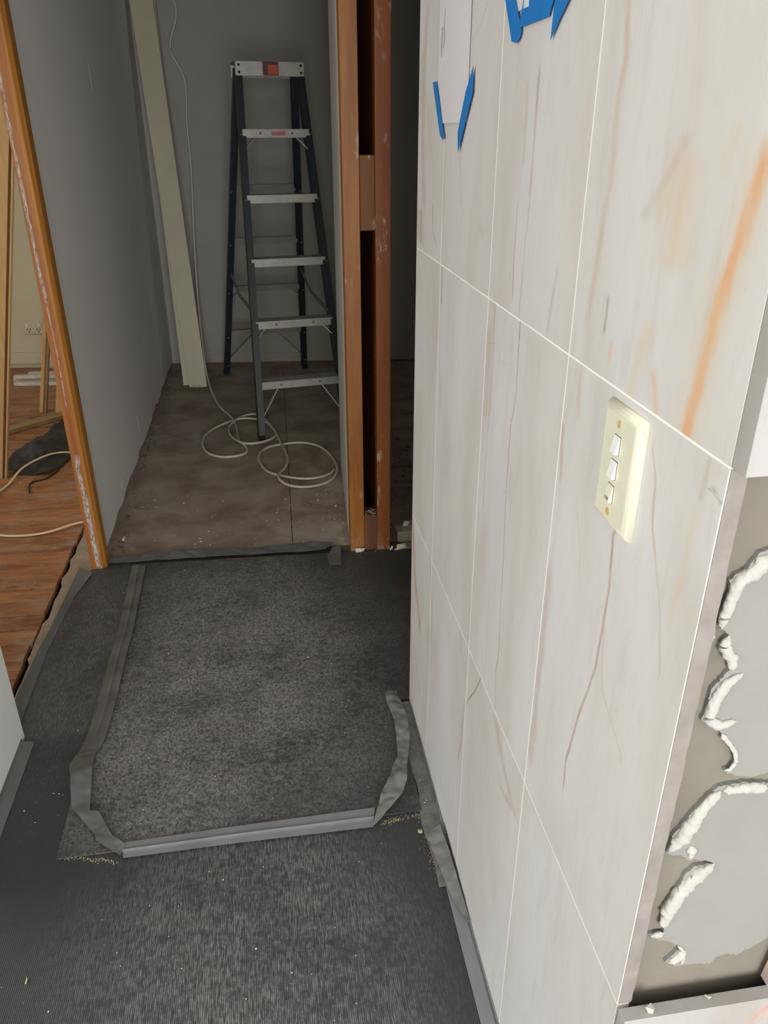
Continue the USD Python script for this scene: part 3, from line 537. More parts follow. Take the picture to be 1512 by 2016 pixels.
def tape(L, R, mat, label, n=60, k=9, z=TZ, amp=.002, sc=28, seed=0, ridge=0.0, bumps=(), name='duct_tape', group=None, th=.0005):
    def fn(G):
        G = G.copy(); s = np.linspace(0, 1, G.shape[1])[None, :]
        G[..., 2] += amp*fbm(np.stack([G[..., 0]*sc, G[..., 1]*sc, 0*G[..., 0]+seed], -1), 3, seed)+ridge*np.exp(-((s-.5)/.07)**2)
        for (x, y, h, rx, ry) in bumps: G[..., 2] += h*np.exp(-((G[..., 0]-x)/rx)**2-((G[..., 1]-y)/ry)**2)
        return G
    q = lambda P: [(p[0], p[1], p[2] if len(p) > 2 else z) for p in P]
    return whole(name, sheet(q(L), q(R), n, k, th, fn), mat, label, 'tape', smooth=35, group=group)
tape([(-.845,2.508),(-.839,2.295),(-.832,2.1),(-.836,1.957),(-.832,1.753),(-.836,1.66),(-.842,1.60),(-.853,1.55)], [(-.797,2.500),(-.792,2.288),(-.787,2.1),(-.789,1.957),(-.787,1.740),(-.790,1.66),(-.793,1.60),(-.800,1.565)], M['ducttape_worn'],
     'long flat grey tape strip along the left edge of the dusty mat', 90, ridge=.0025, seed=1)
tape([(-.853,1.555,.011),(-.858,1.51,.022),(-.846,1.47,.030),(-.838,1.43,.024),(-.828,1.38,.014),(-.795,1.338,.012),(-.762,1.298,.013),(-.756,1.278,.012),(-.700,1.236,.008)],
     [(-.802,1.568,.011),(-.806,1.545,.016),(-.800,1.49,.026),(-.792,1.43,.022),(-.785,1.365,.014),(-.765,1.362,.016),(-.738,1.312,.014),(-.725,1.290,.012),(-.692,1.262,.009)], M['ducttape'],
     'loose buckled end of grey tape at the lower left corner of the dusty mat', 70, 9, amp=.006, sc=40, seed=2, bumps=((-.80,1.36,.006,.02,.02),))
tape([(-.700,1.270),(-.45,1.278),(-.145,1.284)], [(-.694,1.229),(-.45,1.232),(-.156,1.230)], M['ducttape_blue'], 'straight pale grey tape strip across the near edge of the dusty mat', 80, 13, z=.0095, amp=.0008, ridge=.0022, seed=3)
tape([(-.062,1.674,.014),(-.064,1.63,.013),(-.056,1.56,.016),(-.060,1.50,.014),(-.068,1.425,.013),(-.084,1.40,.014),(-.100,1.352,.022),(-.125,1.315,.016),(-.157,1.229,.009)],
     [(-.030,1.672,.014),(-.026,1.63,.015),(-.021,1.565,.018),(-.026,1.49,.02),(-.042,1.423,.016),(-.052,1.39,.02),(-.060,1.340,.03),(-.078,1.300,.022),(-.150,1.232,.009)], M['tapeshine'],
     'crumpled shiny grey tape strip along the right edge of the dusty mat', 90, 11, amp=.012, sc=46, seed=4, bumps=((-.075,1.36,.010,.012,.014),(-.045,1.62,.006,.012,.02)))
tape([(-.930,2.578,.006),(-.80,2.572,.010),(-.70,2.588,.014),(-.60,2.586,.010),(-.45,2.572,.008),(-.30,2.572,.014),(-.20,2.568,.016),(-.122,2.556,.012)],
     [(-.930,2.535,.006),(-.80,2.530,.008),(-.70,2.528,.008),(-.60,2.526,.008),(-.45,2.520,.008),(-.30,2.512,.009),(-.20,2.506,.010),(-.155,2.508,.012)], M['ducttape'],
     'wrinkled grey tape along the far edge of the dusty mat', 90, 11, amp=.010, sc=26, seed=5)
tape([(-.150,2.398),(-.152,2.44),(-.150,2.475,.011),(-.128,2.520,.016)], [(-.108,2.392),(-.106,2.44),(-.100,2.49,.011),(-.100,2.525,.016)], M['ducttape'],
     'short square tape tab folded down at the far right corner of the dusty mat', 24, 9, seed=6)
tape([(-1.022,2.498),(-1.030,2.324),(-1.036,2.147),(-1.047,2.016),(-1.052,1.83),(-1.054,1.70)], [(-.975,2.470,.010),(-1.008,2.33,.006),(-1.018,2.147,.006),(-1.026,2.016,.006),(-1.024,1.83,.006),(-1.022,1.71,.006)], M['ducttape'],
     'grey tape curling up along the mat edge beside the floorboards', 60, 9, z=.020, amp=.005, sc=18, seed=7)
def skirt(y0, y1, w, hgt, x, s, mat, label, seed, amp=.0012, wob=0.0):
    n = 60; ys = np.linspace(y0, y1, n); prof = [(w, .0045), (w*.75, .006), (w*.5, .007), (w*.22, .0085), (w*.07, hgt*.5), (.0006, hgt)]
    L = len(prof); V = []; r = np.random.default_rng(seed)
    for y in ys:
        f = 1+wob*(float(noise(np.array([y*9, seed, 1])))-.5)
        for (a, b) in prof: V.append((x+s*a*f, y, b+amp*float(fbm(np.array([a*40, y*24, seed*1.0]), 3))))
    V = np.array(V); B = V-np.array([-s*.0004, 0, .0006]); F = []; N = len(V)
    for i in range(n-1):
        for j in range(L-1):
            q = i*L+j; F += [(q, q+1, q+L+1), (q, q+L+1, q+L), (N+q, N+q+L+1, N+q+1), (N+q, N+q+L, N+q+L+1)]
    rim = [i*L for i in range(n)]+[(n-1)*L+j for j in range(1, L)]+[i*L+L-1 for i in range(n-2, -1, -1)]+list(range(L-2, 0, -1))
    for a, b in zip(rim, rim[1:]+rim[:1]): F += [(a, b, N+b), (a, N+b, N+a)]
    m = trimesh.Trimesh(np.vstack([V, B]), np.array(F), process=False); m.fix_normals()
    return whole('duct_tape', m, mat, label, 'tape', smooth=35)
skirt(-.6, 1.10, .029, .012, 0.0, -1, M['ducttape_blue'], 'clean blue-grey tape sealing the mat to the foot of the tiled wall', 1, .0004)
skirt(1.06, 1.636, .040, .014, 0.0, -1, M['dusttape'], 'dusty gritty tape along the foot of the far tiled wall', 2, .003, .35)
skirt(1.23, 1.632, .030, .018, -1.0, 1, M['ducttape'], 'grey tape along the foot of the near left wall', 3, .0005)
tape([(-.046,1.185,.012),(-.036,1.12,.008),(-.026,1.04,.009),(-.010,.97,.014)], [(-.012,1.20,.022),(-.006,1.13,.020),(-.004,1.04,.017),(-.003,.965,.015)], M['tapeshine'], 'peeling tape end folded over at the foot of the tiled wall', 40, 9, amp=.007, sc=50, seed=9)
r = np.random.default_rng(11)
def ridge_dust(path, n, s, seed, jit):
    r = np.random.default_rng(seed); q = np.array(path, float); t = r.uniform(0, len(q)-1, n); i = np.minimum(t.astype(int), len(q)-2); p = q[i]+(q[i+1]-q[i])*(t-i)[:, None]
    return cat([chip((a+r.normal(0, jit), b+r.normal(0, jit), .003), r.uniform(.3, 1, 3)*s*[1, 1, .6], seed*900+k) for k, (a, b) in enumerate(p)])
whole('sawdust', ridge_dust([(-.825,1.250),(-.79,1.252),(-.76,1.238),(-.735,1.238),(-.705,1.220)], 150, .0036, 3, .003), M['sawdust'], 'line of yellow sawdust at the lower left corner of the dusty mat', 'sawdust', kind='stuff')
whole('sawdust', cat([ridge_dust([(-.135,1.240),(-.10,1.248),(-.04,1.256)], 120, .0036, 4, .004), ridge_dust([(-.04,1.25),(-.05,1.16),(-.038,1.08)], 90, .0032, 5, .009)]), M['sawdust'], 'yellow sawdust at the lower right corner of the dusty mat', 'sawdust', kind='stuff')

# ------------------------------------------------------------------ step ladder
cx, cy, th, HT, wt, wb, sf, rtp, rb, sr, cd = -.230, 4.266, .1437, 1.690, .143, .212, .458, .143, .248, .684, .078
ax = np.array([math.cos(th), math.sin(th), 0]); ay = np.array([math.sin(th), -math.cos(th), 0])
def lp(side, t, front=True, out=0.0, fwd=0.0, dz=0.0):
    w, s, sg_ = ((wt+(wb-wt)*t), cd+sf*t, 1) if front else (rtp+(rb-rtp)*t, cd+sr*t, -1)
    return np.array([cx, cy, 0])+ax*(side*(w+out))+ay*(s*sg_+fwd)+np.array([0, 0, HT*(1-t)+dz])
ld = thing('step_ladder', 'open dark fibreglass step ladder with pale aluminium steps and an orange-red label', 'ladder', (cx, cy, 0))
def ball(c, r_): m = trimesh.creation.icosphere(1, r_); m.apply_translation(c); return m
def channel(wd, fl, t, s): return [(0, -wd/2), (s*fl, -wd/2), (s*fl, -wd/2+t), (s*t, -wd/2+t), (s*t, wd/2-t), (s*fl, wd/2-t), (s*fl, wd/2), (0, wd/2)]
for side in (-1, 1):
    a, b = lp(side, .0, True, .016, -.030, -.03), lp(side, 1, True, .024, -.030, .012)
    rl = part(ld, 'front_rail', beam(a, b, channel(.066, .030, .004, -side), ax), M['fibreglass'])
    ft = lp(side, 1, True, .010, -.030); part(rl, 'rubber_foot', rot_box((.031, .069, .032), ft+[0, 0, .016], rz=th, b=.004), M['rubber_foot'])
    for t in (1/6, 2/6, 3/6, 4/6, .70, 5/6, .965): part(rl, 'rivet', ball(lp(side, t, True, .010, .004, -.022), .0055), M['steel'])
    a, b = lp(side, .0, False, .010, .030, -.03), lp(side, 1, False, .020, .030, .012)
    rl = part(ld, 'rear_rail', beam(a, b, channel(.046, .032, .004, -side), ax), M['fibreglass'])
    ft = lp(side, 1, False, .006, .030); part(rl, 'rubber_foot', rot_box((.034, .049, .032), ft+[0, 0, .016], rz=th, b=.004), M['rubber_foot'])
    for t in (2/6, 3/6, 4/6, 5/6, .95): part(rl, 'rivet', ball(lp(side, t, False, .006, .055, -.015), .005), M['steel'])
def lbox(c, size, mat, name, b=.002, parent=None, label=None): return part(parent or ld, name, rot_box(size, c, rz=th, b=b), mat, label)
capc = np.array([cx, cy, HT])+ay*.0
def cap_at(u, v, z): return capc+ax*u+ay*v+np.array([0, 0, z])
cp = lbox(cap_at(0, 0, -.004), (.324, .176, .008), M['aluminium_dark'], 'top_cap', .002, None, 'aluminium top cap with a worn label')
part(cp, 'cap_front', rot_box((.324, .006, .062), cap_at(0, .088, -.031), rz=th, b=.0025), M['aluminium']); part(cp, 'cap_back', rot_box((.324, .006, .062), cap_at(0, -.088, -.031), rz=th, b=.0025), M['aluminium'])
part(cp, 'label', rot_box((.074, .0012, .056), cap_at(.002, .0916, -.030), rz=th), M['label_dark'], 'dark red label on the cap'); part(cp, 'label', rot_box((.046, .0012, .040), cap_at(.012, .0926, -.034), rz=th), M['label_orange'], 'orange panel of the cap label')
for u in (-.145, .145):
    for z in (-.016, -.046): part(cp, 'bolt', ball(cap_at(u, .091, z), .006), M['hole'])
for k in range(1, 6):
    t = k/6; a, b = lp(-1, t, True, .004), lp(1, t, True, .004); c = (a+b)/2; wdt = np.linalg.norm(b-a)
    s = lbox(c+[0, 0, -.002]+ay*(-.036), (wdt, .080, .004), M['aluminium'], 'step', .001)
    part(s, 'step_front', rot_box((wdt, .004, .038), c+ay*.004+[0, 0, -.019], rz=th, b=.0012), M['aluminium']); part(s, 'step_back', rot_box((wdt, .004, .030), c+ay*(-.076)+[0, 0, -.015], rz=th, b=.0012), M['aluminium_dark'])
    if k in (1, 4, 5):
        for u in (-.24, .24): part(s, 'rivet', ball(c+ax*u*wdt+ay*.006+[0, 0, -.018], .006), M['aluminium_dark'])
    if k == 1: part(s, 'label', rot_box((.066, .0012, .018), c+ay*.0066+[0, 0, -.019]+ax*.01, rz=th), M['label_red'], 'faded red sticker on the top step')
bar = rect(-.011, .011, -.0025, .0025)
for (k, dt, u) in ((1, .055, .30), (4, .05, .36), (5, .105, .26)):
    for side in (-1, 1):
        t = k/6; a, b = lp(-1, t), lp(1, t); c = (a+b)/2; wdt = np.linalg.norm(b-a)
        part(ld, 'brace', beam(c+ax*side*u*wdt+ay*(-.03)+[0, 0, -.030], lp(side, t+dt, True, -.002, -.03), bar, ay), M['aluminium'])
for k in (2, 3, 4, 5):
    t = k/6; a, b = lp(-1, t, False, .002), lp(1, t, False, .002); c = (a+b)/2; wdt = np.linalg.norm(b-a)
    rbm = part(ld, 'rear_crossbar', beam(a+[0, 0, 0], b+[0, 0, 0], [(-.017, -.014), (.017, -.014), (.017, .014), (-.017, .014)], [0, 0, 1]), M['aluminium_dark'])
for side in (-1, 1):
    t = 5/6; a, b = lp(-1, t, False), lp(1, t, False); c = (a+b)/2; wdt = np.linalg.norm(b-a)
    part(ld, 'rear_brace', beam(c+ax*side*.17*wdt+[0, 0, -.012], lp(side, .945, False, 0), bar, ay), M['aluminium_dark'])
    t = 4/6; part(ld, 'rear_brace', beam((lp(-1, t, False)+lp(1, t, False))/2+ax*side*.36*np.linalg.norm(lp(-1, t, False)-lp(1, t, False))+[0, 0, -.012], lp(side, t+.035, False, 0), bar, ay), M['aluminium_dark'])
    p0, p2 = lp(side, .60, False, 0, .03), lp(side, .655, True, -.004, -.06); p1 = p0*.62+p2*.38+[0, 0, -.045]
    part(ld, 'spreader_arm', beam(p0, p1, bar, [0, 0, 1]), M['aluminium_dark']); part(ld, 'spreader_arm', beam(p1, p2, bar, [0, 0, 1]), M['aluminium_dark'])

# ------------------------------------------------------------------ boards leaning in the far left corner of the hall
def plank(name, base_l, base_r, top_l, top_r, th_, mat, label, cat_, end=False):
    bl, br, tl_, tr = [np.array(q, float) for q in (base_l, base_r, top_l, top_r)]
    nrm = np.cross(br-bl, tl_-bl); nrm /= np.linalg.norm(nrm); V = [bl, br, tr, tl_]; V = np.array(V+[q-nrm*(-th_) for q in V])
    F = [(0,1,2,3),(7,6,5,4),(0,4,5,1),(1,5,6,2),(2,6,7,3),(3,7,4,0)]; m = trimesh.Trimesh(V, [f for q in F for f in ((q[0],q[1],q[2]),(q[0],q[2],q[3]))], process=False); m.fix_normals()
    if nrm[1] > 0: pass
    p = thing(name, label, cat_, (bl+br)/2)
    part(p, 'board', m, mat)
    if end: part(p, 'broken_end', cat([chip(bl+(br-bl)*u+np.array([0, -.022, 0]), (.022, .024, .022), 60+int(u*100)) for u in (.18, .34, .5, .62)]), M['board_end'])
    return p
plank('cream_board', (-.799,4.706,.002), (-.694,4.698,.002), (-.940,5.168,2.35), (-.815,5.160,2.35), .018, M['cream_board'], 'long cream painted board leaning in the far corner, in front of another', 'board', True)
plank('cream_board', (-.838,4.752,.002), (-.735,4.745,.002), (-.905,5.205,2.30), (-.800,5.195,2.30), .018, M['cream_board'], 'cream board half hidden behind the front leaning board in the far corner', 'board')

# ------------------------------------------------------------------ cables
hang = [(-.710,5.190,2.06),(-.721,5.185,1.90),(-.742,5.185,1.80),(-.700,5.185,1.72),(-.690,5.19,1.50),(-.693,5.17,1.28),(-.706,5.12,.96),(-.722,5.03,.52),(-.715,4.90,.29),(-.690,4.66,.115),(-.645,4.40,.045),(-.590,4.20,.022),(-.525,4.03,.012)]
C1 = [(-.505,3.92),(-.497,3.80),(-.480,3.68),(-.452,3.61),(-.455,3.545),(-.495,3.515),(-.560,3.512),(-.629,3.567),(-.664,3.675),(-.652,3.831),(-.575,3.974),(-.469,4.030),(-.380,3.985),(-.320,3.85),(-.305,3.747),(-.353,3.654),(-.440,3.626),(-.503,3.699),(-.536,3.798),(-.539,3.913),(-.510,4.01),(-.460,4.075),(-.410,4.075),(-.361,4.000),(-.315,3.84),(-.285,3.65),(-.262,3.48),(-.262,3.37),(-.285,3.28),(-.308,3.20),(-.280,3.135),(-.198,3.098),(-.100,3.135),(-.045,3.24),(-.038,3.34),(-.055,3.46),(-.110,3.58),(-.180,3.626),(-.266,3.633),(-.340,3.61),(-.387,3.529),(-.385,3.401),(-.348,3.291),(-.281,3.220),(-.193,3.178),(-.110,3.20),(-.055,3.27)]
zz = [.006+.007*max(0, math.sin(i*.9))+(.010 if 10 < i < 30 else 0) for i in range(len(C1))]
whole('electrical_cable', tube(smooth_path(hang+[(a, b, z) for (a, b), z in zip(C1, zz)], 420), .0060, 8), M['cable'], 'white electrical cable hanging down the back wall and coiled on the hall floor', 'cable', smooth=60)
whole('electrical_cable', tube(smooth_path([(-1.85,2.75,.006),(-1.62,3.02,.006),(-1.53,3.17,.006),(-1.500,3.258,.006),(-1.482,3.348,.006),(-1.453,3.446,.030),(-1.405,3.523,.040),(-1.352,3.589,.040),(-1.281,3.610,.035),(-1.19,3.56,.010),(-1.10,3.45,.006)], 90), .0058, 8, .7), M['cable_warm'], 'cream cable crossing the floorboards in front of the crumpled black sheet', 'cable', smooth=60)
whole('electrical_cable', tube(smooth_path([(-1.9,3.0,.006),(-1.6,2.97,.006),(-1.456,2.891,.006),(-1.383,2.832,.006),(-1.323,2.815,.006),(-1.249,2.816,.006),(-1.179,2.839,.008),(-1.112,2.886,.008),(-1.06,2.900,.008),(-1.02,2.91,.008)], 80), .0062, 8, .7), M['cable_warm'], 'cream cable curving over the floorboards towards the foot of the door jamb', 'cable', smooth=60)
whole('black_cord', tube(smooth_path([(-1.285,3.60,.006),(-1.30,3.50,.004),(-1.320,3.414,.003),(-1.348,3.372,.003),(-1.386,3.349,.003),(-1.392,3.305,.003),(-1.371,3.227,.003)], 50), .0028, 6), M['blackcord'], 'thin black cord trailing from the crumpled sheet over the floorboards', 'cord', smooth=60)

# ------------------------------------------------------------------ things in the left room
def lean(name, base, d, top, prof, mat, label, cat_):
    p = thing(name, label, cat_, base); return p, base, top
p, b0, t0 = lean('timber_plank', (-1.590,3.430,0), None, (-1.045,3.415,2.42), None, None, 'wide pale timber plank standing at the left edge against the wall', 'plank')
side = np.array([1, 0, -.23])
part(p, 'board', beam((-1.590,3.430,.002), (-1.045,3.415,2.42), rect(-.07, .055, -.012, .012), side), M['pale_pine'])
part(p, 'edge_strip', beam((-1.590,3.445,.002), (-1.045,3.430,2.42), rect(.0552, .0655, -.010, .010), side), M['noggin'], 'dark rebate of the plank')
part(p, 'edge_lip', beam((-1.590,3.430,.002), (-1.045,3.415,2.42), rect(.0657, .0725, -.012, .012), side), M['pale_pine'])
p, b0, t0 = lean('timber_batten', (-1.572,4.357,0), None, None, None, None, 'narrow pale batten standing behind the door jamb, nearest the power outlet', 'batten')
part(p, 'batten_face', beam((-1.572,4.357,.002), (-1.06,4.35,2.3), rect(-.0165, .0015, -.020, .020), side), M['pale_pine']); part(p, 'batten_lip', beam((-1.572,4.362,.002), (-1.06,4.355,2.3), rect(.0020, .0165, -.018, .018), side), M['pale_pine_y'])
p, b0, t0 = lean('timber_batten', (-1.478,4.300,0), None, None, None, None, 'second pale batten just showing beside the left edge of the door jamb', 'batten')
part(p, 'batten_face', beam((-1.476,4.300,.002), (-1.02,4.295,2.1), rect(-.0165, .0165, -.018, .018), side), M['pale_pine'])
whole('timber_strip', beam((-1.90,3.83,.011), (-1.31,4.375,.011), rect(-.032, .032, -.0105, .0105), (1, -1, 0)), M['pale_pine_y'], 'flat greyish timber strip lying across the floorboards', 'timber strip')
def crumple(G):
    G = G.copy(); G[..., 2] = .004+.10*np.clip(fbm(np.stack([G[..., 0]*7, G[..., 1]*4.5, 0*G[..., 0]+4], -1), 4, 8)-.30, 0, 1)+.05*np.exp(-((G[..., 0]+1.42)/.10)**2-((G[..., 1]-3.66)/.07)**2); return G
whole('rubber_scrap', sheet([(-1.53,3.46,0),(-1.545,3.60,0),(-1.47,3.86,0),(-1.405,4.10,0)], [(-1.33,3.415,0),(-1.285,3.58,0),(-1.24,3.85,0),(-1.22,4.05,0)], 60, 40, .003, crumple), M['black_sheet'], 'crumpled piece of black rubber sheet on the floorboards of the left room', 'sheet', smooth=30)
for (x0, x1, y, z, l, rz_, lb_) in [(-1.892,-1.50,4.975,.0,.40,-.10,'white painted batten lying at the back of the heap by the outlet wall'), (-1.868,-1.48,4.885,.0,.40,-.13,'white painted batten lying at the front of the heap by the outlet wall'),
        (-1.878,-1.5,4.955,.026,.38,-.06,'white painted batten on top at the left of the heap by the outlet wall'), (-1.81,-1.5,5.02,.024,.34,-.10,'short white batten resting at the back of the heap by the outlet wall')]:
    whole('white_batten', rot_box((x1-x0, .032, .022), ((x0+x1)/2, y, z+.0115), rz=rz_, b=.003), M['white_batten'], lb_, 'batten')
ox = -1.80; oy = BACK(ox)
ol = thing('power_outlet', 'cream double power outlet low on the wall of the left room', 'power outlet', (ox, oy, .212))
def rs(w_, h_, d_, cx_, cz_, proud, b=.001): return rot_box((w_, d_, h_), (ox+cx_, BACK(ox+cx_)-proud, .262+cz_), rz=-.0898, b=b)
part(ol, 'cover_plate', rs(.130, .084, .010, 0, 0, .005, .003), M['outlet']); part(ol, 'face', rs(.112, .068, .006, 0, 0, .010, .002), M['outlet'])
for sx in (-.030, .030):
    part(ol, 'rocker', rs(.014, .018, .007, sx*1.25, .018, .0135, .0015), M['rocker']); 
    for a, b in ((-.009, -.008), (.009, -.008), (0, -.022)): part(ol, 'socket_slot', rs(.004, .010, .002, sx+a, b, .0135, 0), M['hole'])

# ------------------------------------------------------------------ light switch on the tiled wall
sw = thing('light_switch', 'cream three-gang light switch plate on the marble tiles', 'light switch', (0, .619, 1.057))
def pyr(y0, y1, z0, z1, x0, x1, ins):
    V = [(x0, y0, z0), (x0, y1, z0), (x0, y1, z1), (x0, y0, z1), (x1*.55, y0+ins*.12, z0+ins*.12), (x1*.55, y1-ins*.12, z0+ins*.12), (x1*.55, y1-ins*.12, z1-ins*.12), (x1*.55, y0+ins*.12, z1-ins*.12), (x1, y0+ins, z0+ins), (x1, y1-ins, z0+ins), (x1, y1-ins, z1-ins), (x1, y0+ins, z1-ins)]
    return trimesh.convex.convex_hull(np.array(V))
pv = []
for k in range(9):
    a = k/8*math.pi/2; q = .0085*(1-math.sin(a)); xx = -.0002 if k == 0 else -.0092*math.cos(a)**.0*(1-(1-math.sin(a))**2.0)**.5 if k < 8 else -.0092; q = .0085*(1-math.cos(a)) if k else 0
    xx = -.0006-.0086*math.sin(a); pv += [(xx, y, z) for y in (.582+q, .656-q) for z in (1.0585+q, 1.174-q)]
pv += [(-.0001, y, z) for y in (.582, .656) for z in (1.0585, 1.174)]
part(sw, 'plate', trimesh.convex.convex_hull(np.array(pv)), M['plate'], smooth=30)
RY = .6195
for z, mt, lb_ in ((1.1405, 'rocker', 'white upper rocker'), (1.1165, 'rocker', 'white middle rocker'), (1.0925, 'plate', 'cream lower rocker with lettering')):
    a = trimesh.convex.convex_hull(np.array([(-.0088, RY-.0058, z-.0085), (-.0088, RY+.0058, z-.0085), (-.0088, RY-.0058, z+.0085), (-.0088, RY+.0058, z+.0085), (-.0134, RY-.0052, z-.0078), (-.0134, RY+.0052, z-.0078), (-.0098, RY-.0052, z+.0082), (-.0098, RY+.0052, z+.0082), (-.0118, RY-.0052, z), (-.0118, RY+.0052, z)]))
    rk = part(sw, 'rocker', a, M[mt], lb_)
    part(rk, 'slot', bbox(-.00935, -.0088, RY-.0063, RY+.0063, z-.0089, z+.0089), M['hole'])
    if mt == 'plate':
        tx = text_mesh('FAN', .0030, .0002, True); tx.apply_translation((-tx.bounds[:, 0].mean(), 0, 0))
        R = np.eye(4); R[:3, 0], R[:3, 1], R[:3, 2] = (0, -1, 0), (-.21*-1, 0, .977), (-.977, 0, -.21)
        R[:3, 3] = (-.01315, RY, z-.0058); tx.apply_transform(R); part(rk, 'lettering', tx, M['ink'])
for z in (1.1600, 1.0735):
    c = trimesh.creation.cylinder(.0036, .0012, sections=20); c.apply_transform(np.array([[0,0,1,-.0094],[0,1,0,RY],[1,0,0,z],[0,0,0,1.0]])); part(sw, 'screw_cap', c, M['screwcap'])

# ------------------------------------------------------------------ papers and blue tape on the tiles
def on_tile(poly, x0, x1):   # polygon of (y, z) on the tiled wall
    m = prism(poly, 0, x1-x0); m.apply_transform(np.array([[0,0,-1,-x0],[1,0,0,0],[0,1,0,0],[0,0,0,1.0]])); m.fix_normals(); return m
def paper_sheet(y0, y1, z0, z1, curl, x=.0012):
    n, k = 14, 24; V = []
    for i in range(n):
        for j in range(k):
            y = y0+(y1-y0)*j/(k-1); z = z0+(z1-z0)*i/(n-1); V.append((-x-curl*math.sin(math.pi*j/(k-1))**2*(1-.6*i/(n-1))-.0008*float(noise(np.array([y*40, z*8, 1.0]))), y, z))
    V = np.array(V); F = []; N = n*k
    for i in range(n-1):
        for j in range(k-1): q = i*k+j; F += [(q, q+1, q+k+1), (q, q+k+1, q+k), (N+q, N+q+k+1, N+q+1), (N+q, N+q+k, N+q+k+1)]
    rim = [i*k for i in range(n)]+[(n-1)*k+j for j in range(1, k)]+[i*k+k-1 for i in range(n-2, -1, -1)]+list(range(k-2, 0, -1))
    for a, b in zip(rim, rim[1:]+rim[:1]): F += [(a, b, N+b), (a, N+b, N+a)]
    m = trimesh.Trimesh(np.vstack([V, V+[.0003, 0, 0]]), F, process=False); m.fix_normals(); return m
pp = thing('paper_sheet', 'white paper sheet with pencil marks taped at the far top of the tiled wall', 'paper', (0, 1.37, 1.408))
part(pp, 'sheet', paper_sheet(1.256, 1.466, 1.408, 1.70, .0014), M['paper'], smooth=True)
def stroke(pts, w): return on_tile(sg.LineString(pts).buffer(w), .0031, .0033)
part(pp, 'pencil_mark', cat([stroke([(1.436,1.545),(1.441,1.522),(1.437,1.507)], .0014), stroke([(1.424,1.545),(1.419,1.530),(1.424,1.518)], .0012), stroke([(1.440,1.590),(1.432,1.600),(1.430,1.62)], .0014), stroke([(1.418,1.57),(1.424,1.545)], .0008)]), M['pencil'])
def btape(poly, label, x=.0003): whole('masking_tape', on_tile(poly, x, x+.0003), M['bluetape'], label, 'tape', group=None)
btape([(1.499,1.472),(1.468,1.472),(1.398,1.388),(1.404,1.383),(1.430,1.390)], 'blue tape strip at the left of the pencilled paper', .0034)
btape([(1.222,1.479),(1.221,1.446),(1.255,1.410),(1.296,1.366),(1.303,1.394),(1.285,1.418),(1.262,1.448)], 'blue tape strip at the right of the pencilled paper', .0034)
pp = thing('paper_sheet', 'corner of a white paper sheet between blue tapes at the top of the tiled wall', 'paper', (0, 1.0, 1.521))
part(pp, 'sheet', paper_sheet(.945, 1.052, 1.521, 1.70, .0012), M['paper'], smooth=True)
btape([(1.125,1.592),(1.092,1.592),(1.010,1.500),(1.014,1.493),(1.026,1.489),(1.046,1.492)], 'blue tape strip with a torn rounded end at the left of the second paper', .0028)
btape([(1.000,1.56),(.86,1.56),(.910,1.514),(.9185,1.5035),(1.0225,1.5035),(1.012,1.525)], 'broad blue tape piece across the lower edge of the second paper', .0026)
btape([(.880,1.56),(.80,1.56),(.862,1.511),(.886,1.496),(.907,1.481),(.904,1.511)], 'pointed blue tape strip at the right of the second paper', .0028)

# ------------------------------------------------------------------ rubble
for (x, y, sz, lb_) in [(-.027,2.488,(.046,.020,.030),'cream plaster lump at the foot of the left orange stud'), (.079,2.487,(.030,.02,.030),'cream plaster lump at the foot of the right orange stud'), (.030,2.486,(.016,.012,.012),'tiny cream plaster crumb between the two orange studs'),
        (.125,2.492,(.05,.024,.034),'angular cream plaster piece right of the orange studs'), (.105,2.486,(.03,.016,.014),'small cream plaster piece beside the angular one'), (.150,2.485,(.028,.016,.012),'small plaster chip next to the tiled wall edge'), (.168,2.60,(.055,.03,.03),'pale lump lying on the mortar block behind the tiled wall edge')]:
    zb = .045 if y == 2.60 else (.003 if y < 2.48 else .0005)
    whole('plaster_chip', chip((x, y, zb), sz, int(abs(x)*9000)+7), M['chip'], lb_, 'plaster')
whole('mortar_block', bbox(.120, .20, 2.545, 2.61, .0005, .045, .004), M['chip_grey'], 'dusty brown mortar block right of the orange studs', 'block')
whole('plaster_chip', chip((-.905,2.72,.001), (.014,.05,.018), 42), M['chip'], 'long pale plaster chip on the floor beside the foot of the door jamb', 'plaster')
whole('plaster_chip', chip((-.055,1.205,.0035), (.013,.012,.009), 44), M['sawdust'], 'small square yellowish chip on the mat by the tiled wall', 'plaster')
whole('plaster_chip', chip((-.83,.985,.0035), (.006,.018,.006), 45), M['sawdust'], 'thin yellow splinter on the near left of the mat', 'plaster')
r = np.random.default_rng(21)
def scatter(n, fx, fy, z, s0, s1, seed):
    r = np.random.default_rng(seed); out = []
    for k in range(n): s = s0+(s1-s0)*r.random()**2.5; out.append(chip((fx(r), fy(r), z), s*r.uniform(.5, 1, 3)*[1, 1, .6], seed*1000+k))
    return cat(out)
whole('plaster_crumbs', scatter(150, lambda r: r.uniform(-.92, -.1), lambda r: r.uniform(2.60, 3.1), .0003, .003, .012, 1), M['crumb'], 'pale plaster crumbs scattered over the hall floor', 'crumbs', kind='stuff')
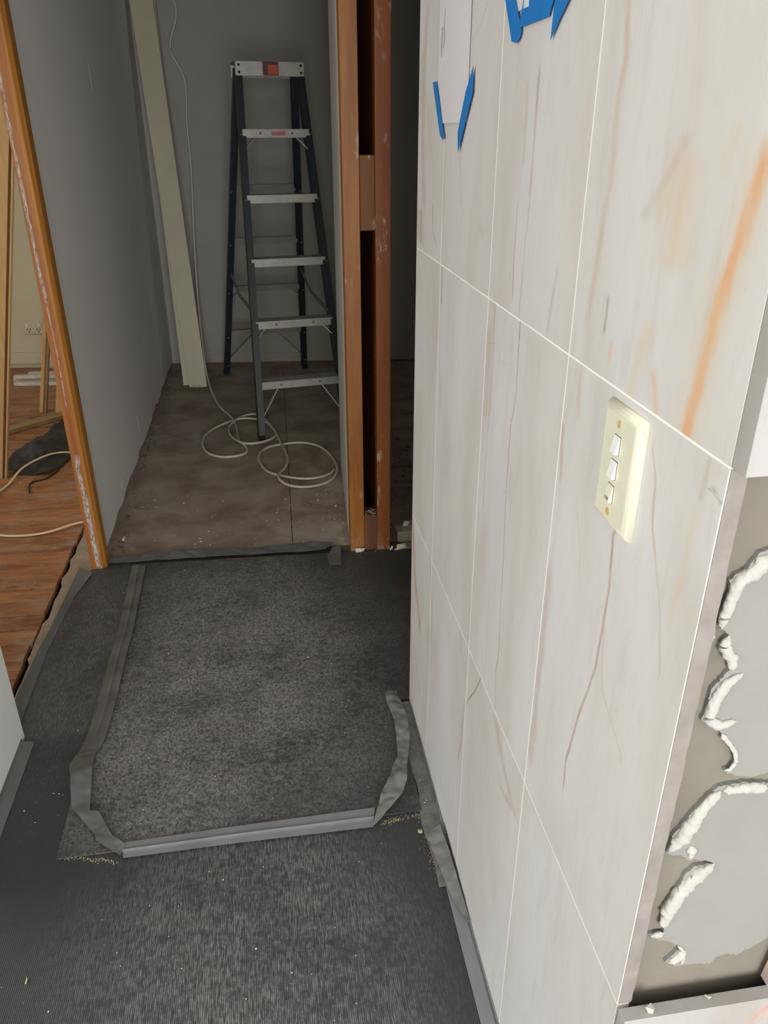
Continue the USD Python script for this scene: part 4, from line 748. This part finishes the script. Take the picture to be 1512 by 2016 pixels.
whole('plaster_crumbs', cat([scatter(45, lambda r: r.normal(-.09, .03), lambda r: r.uniform(2.66, 3.12), .0003, .004, .014, 2), scatter(26, lambda r: r.normal(-.63, .02), lambda r: r.normal(2.64, .025), .0003, .004, .018, 3)]), M['crumb'], 'clusters of pale crumbs in front of the coiled cable', 'crumbs', kind='stuff')
whole('rubble', scatter(260, lambda r: -.935+abs(r.normal(0, .022)), lambda r: r.uniform(2.62, 5.1), .0003, .004, .026, 4), M['rubble'], 'dark brown rubble along the foot of the left hall wall', 'rubble', kind='stuff')
whole('rubble', scatter(130, lambda r: r.uniform(.11, .45), lambda r: r.uniform(2.62, 3.7), .0003, .006, .035, 5), M['rubble'], 'dark rubble on the floor seen between the studs and the tiled wall', 'rubble', kind='stuff')
whole('plaster_crumbs', scatter(110, lambda r: r.uniform(-2.0, -1.09), lambda r: r.uniform(1.9, 4.6), .0003, .003, .011, 6), M['crumb'], 'pale crumbs scattered over the floorboards of the left room', 'crumbs', kind='stuff')
whole('plaster_crumbs', scatter(60, lambda r: r.uniform(-.95, -.85), lambda r: r.uniform(1.3, 2.4), .0028, .002, .006, 7), M['chip'], 'white specks on the mat left of the long tape', 'crumbs', kind='stuff')
whole('plaster_crumbs', scatter(90, lambda r: r.uniform(-.95, -.10), lambda r: r.uniform(.70, 1.2), .0028, .0015, .0055, 8), M['chip'], 'white specks on the near ribbed mat', 'crumbs', kind='stuff')
whole('plaster_crumbs', scatter(150, lambda r: r.uniform(-.74, -.10), lambda r: r.uniform(1.32, 2.45), .0072, .0015, .0055, 9), M['chip'], 'white specks on the dusty mat', 'crumbs', kind='stuff')
whole('plaster_crumbs', scatter(70, lambda r: r.normal(-.022, .008), lambda r: r.uniform(1.1, 1.6), .008, .0015, .005, 10), M['crumb'], 'grit on the tape at the foot of the tiled wall', 'crumbs', kind='stuff')
whole('adhesive_crumb', chip((.030,.4505,.5722), (.013,.010,.012), 80), M['adhesive'], 'white adhesive crumb on the ledge of the wall end', 'crumb')
whole('adhesive_crumb', chip((.098,.4545,.5722), (.008,.006,.006), 81), M['adhesive'], 'small adhesive crumb farther along the ledge of the wall end', 'crumb')
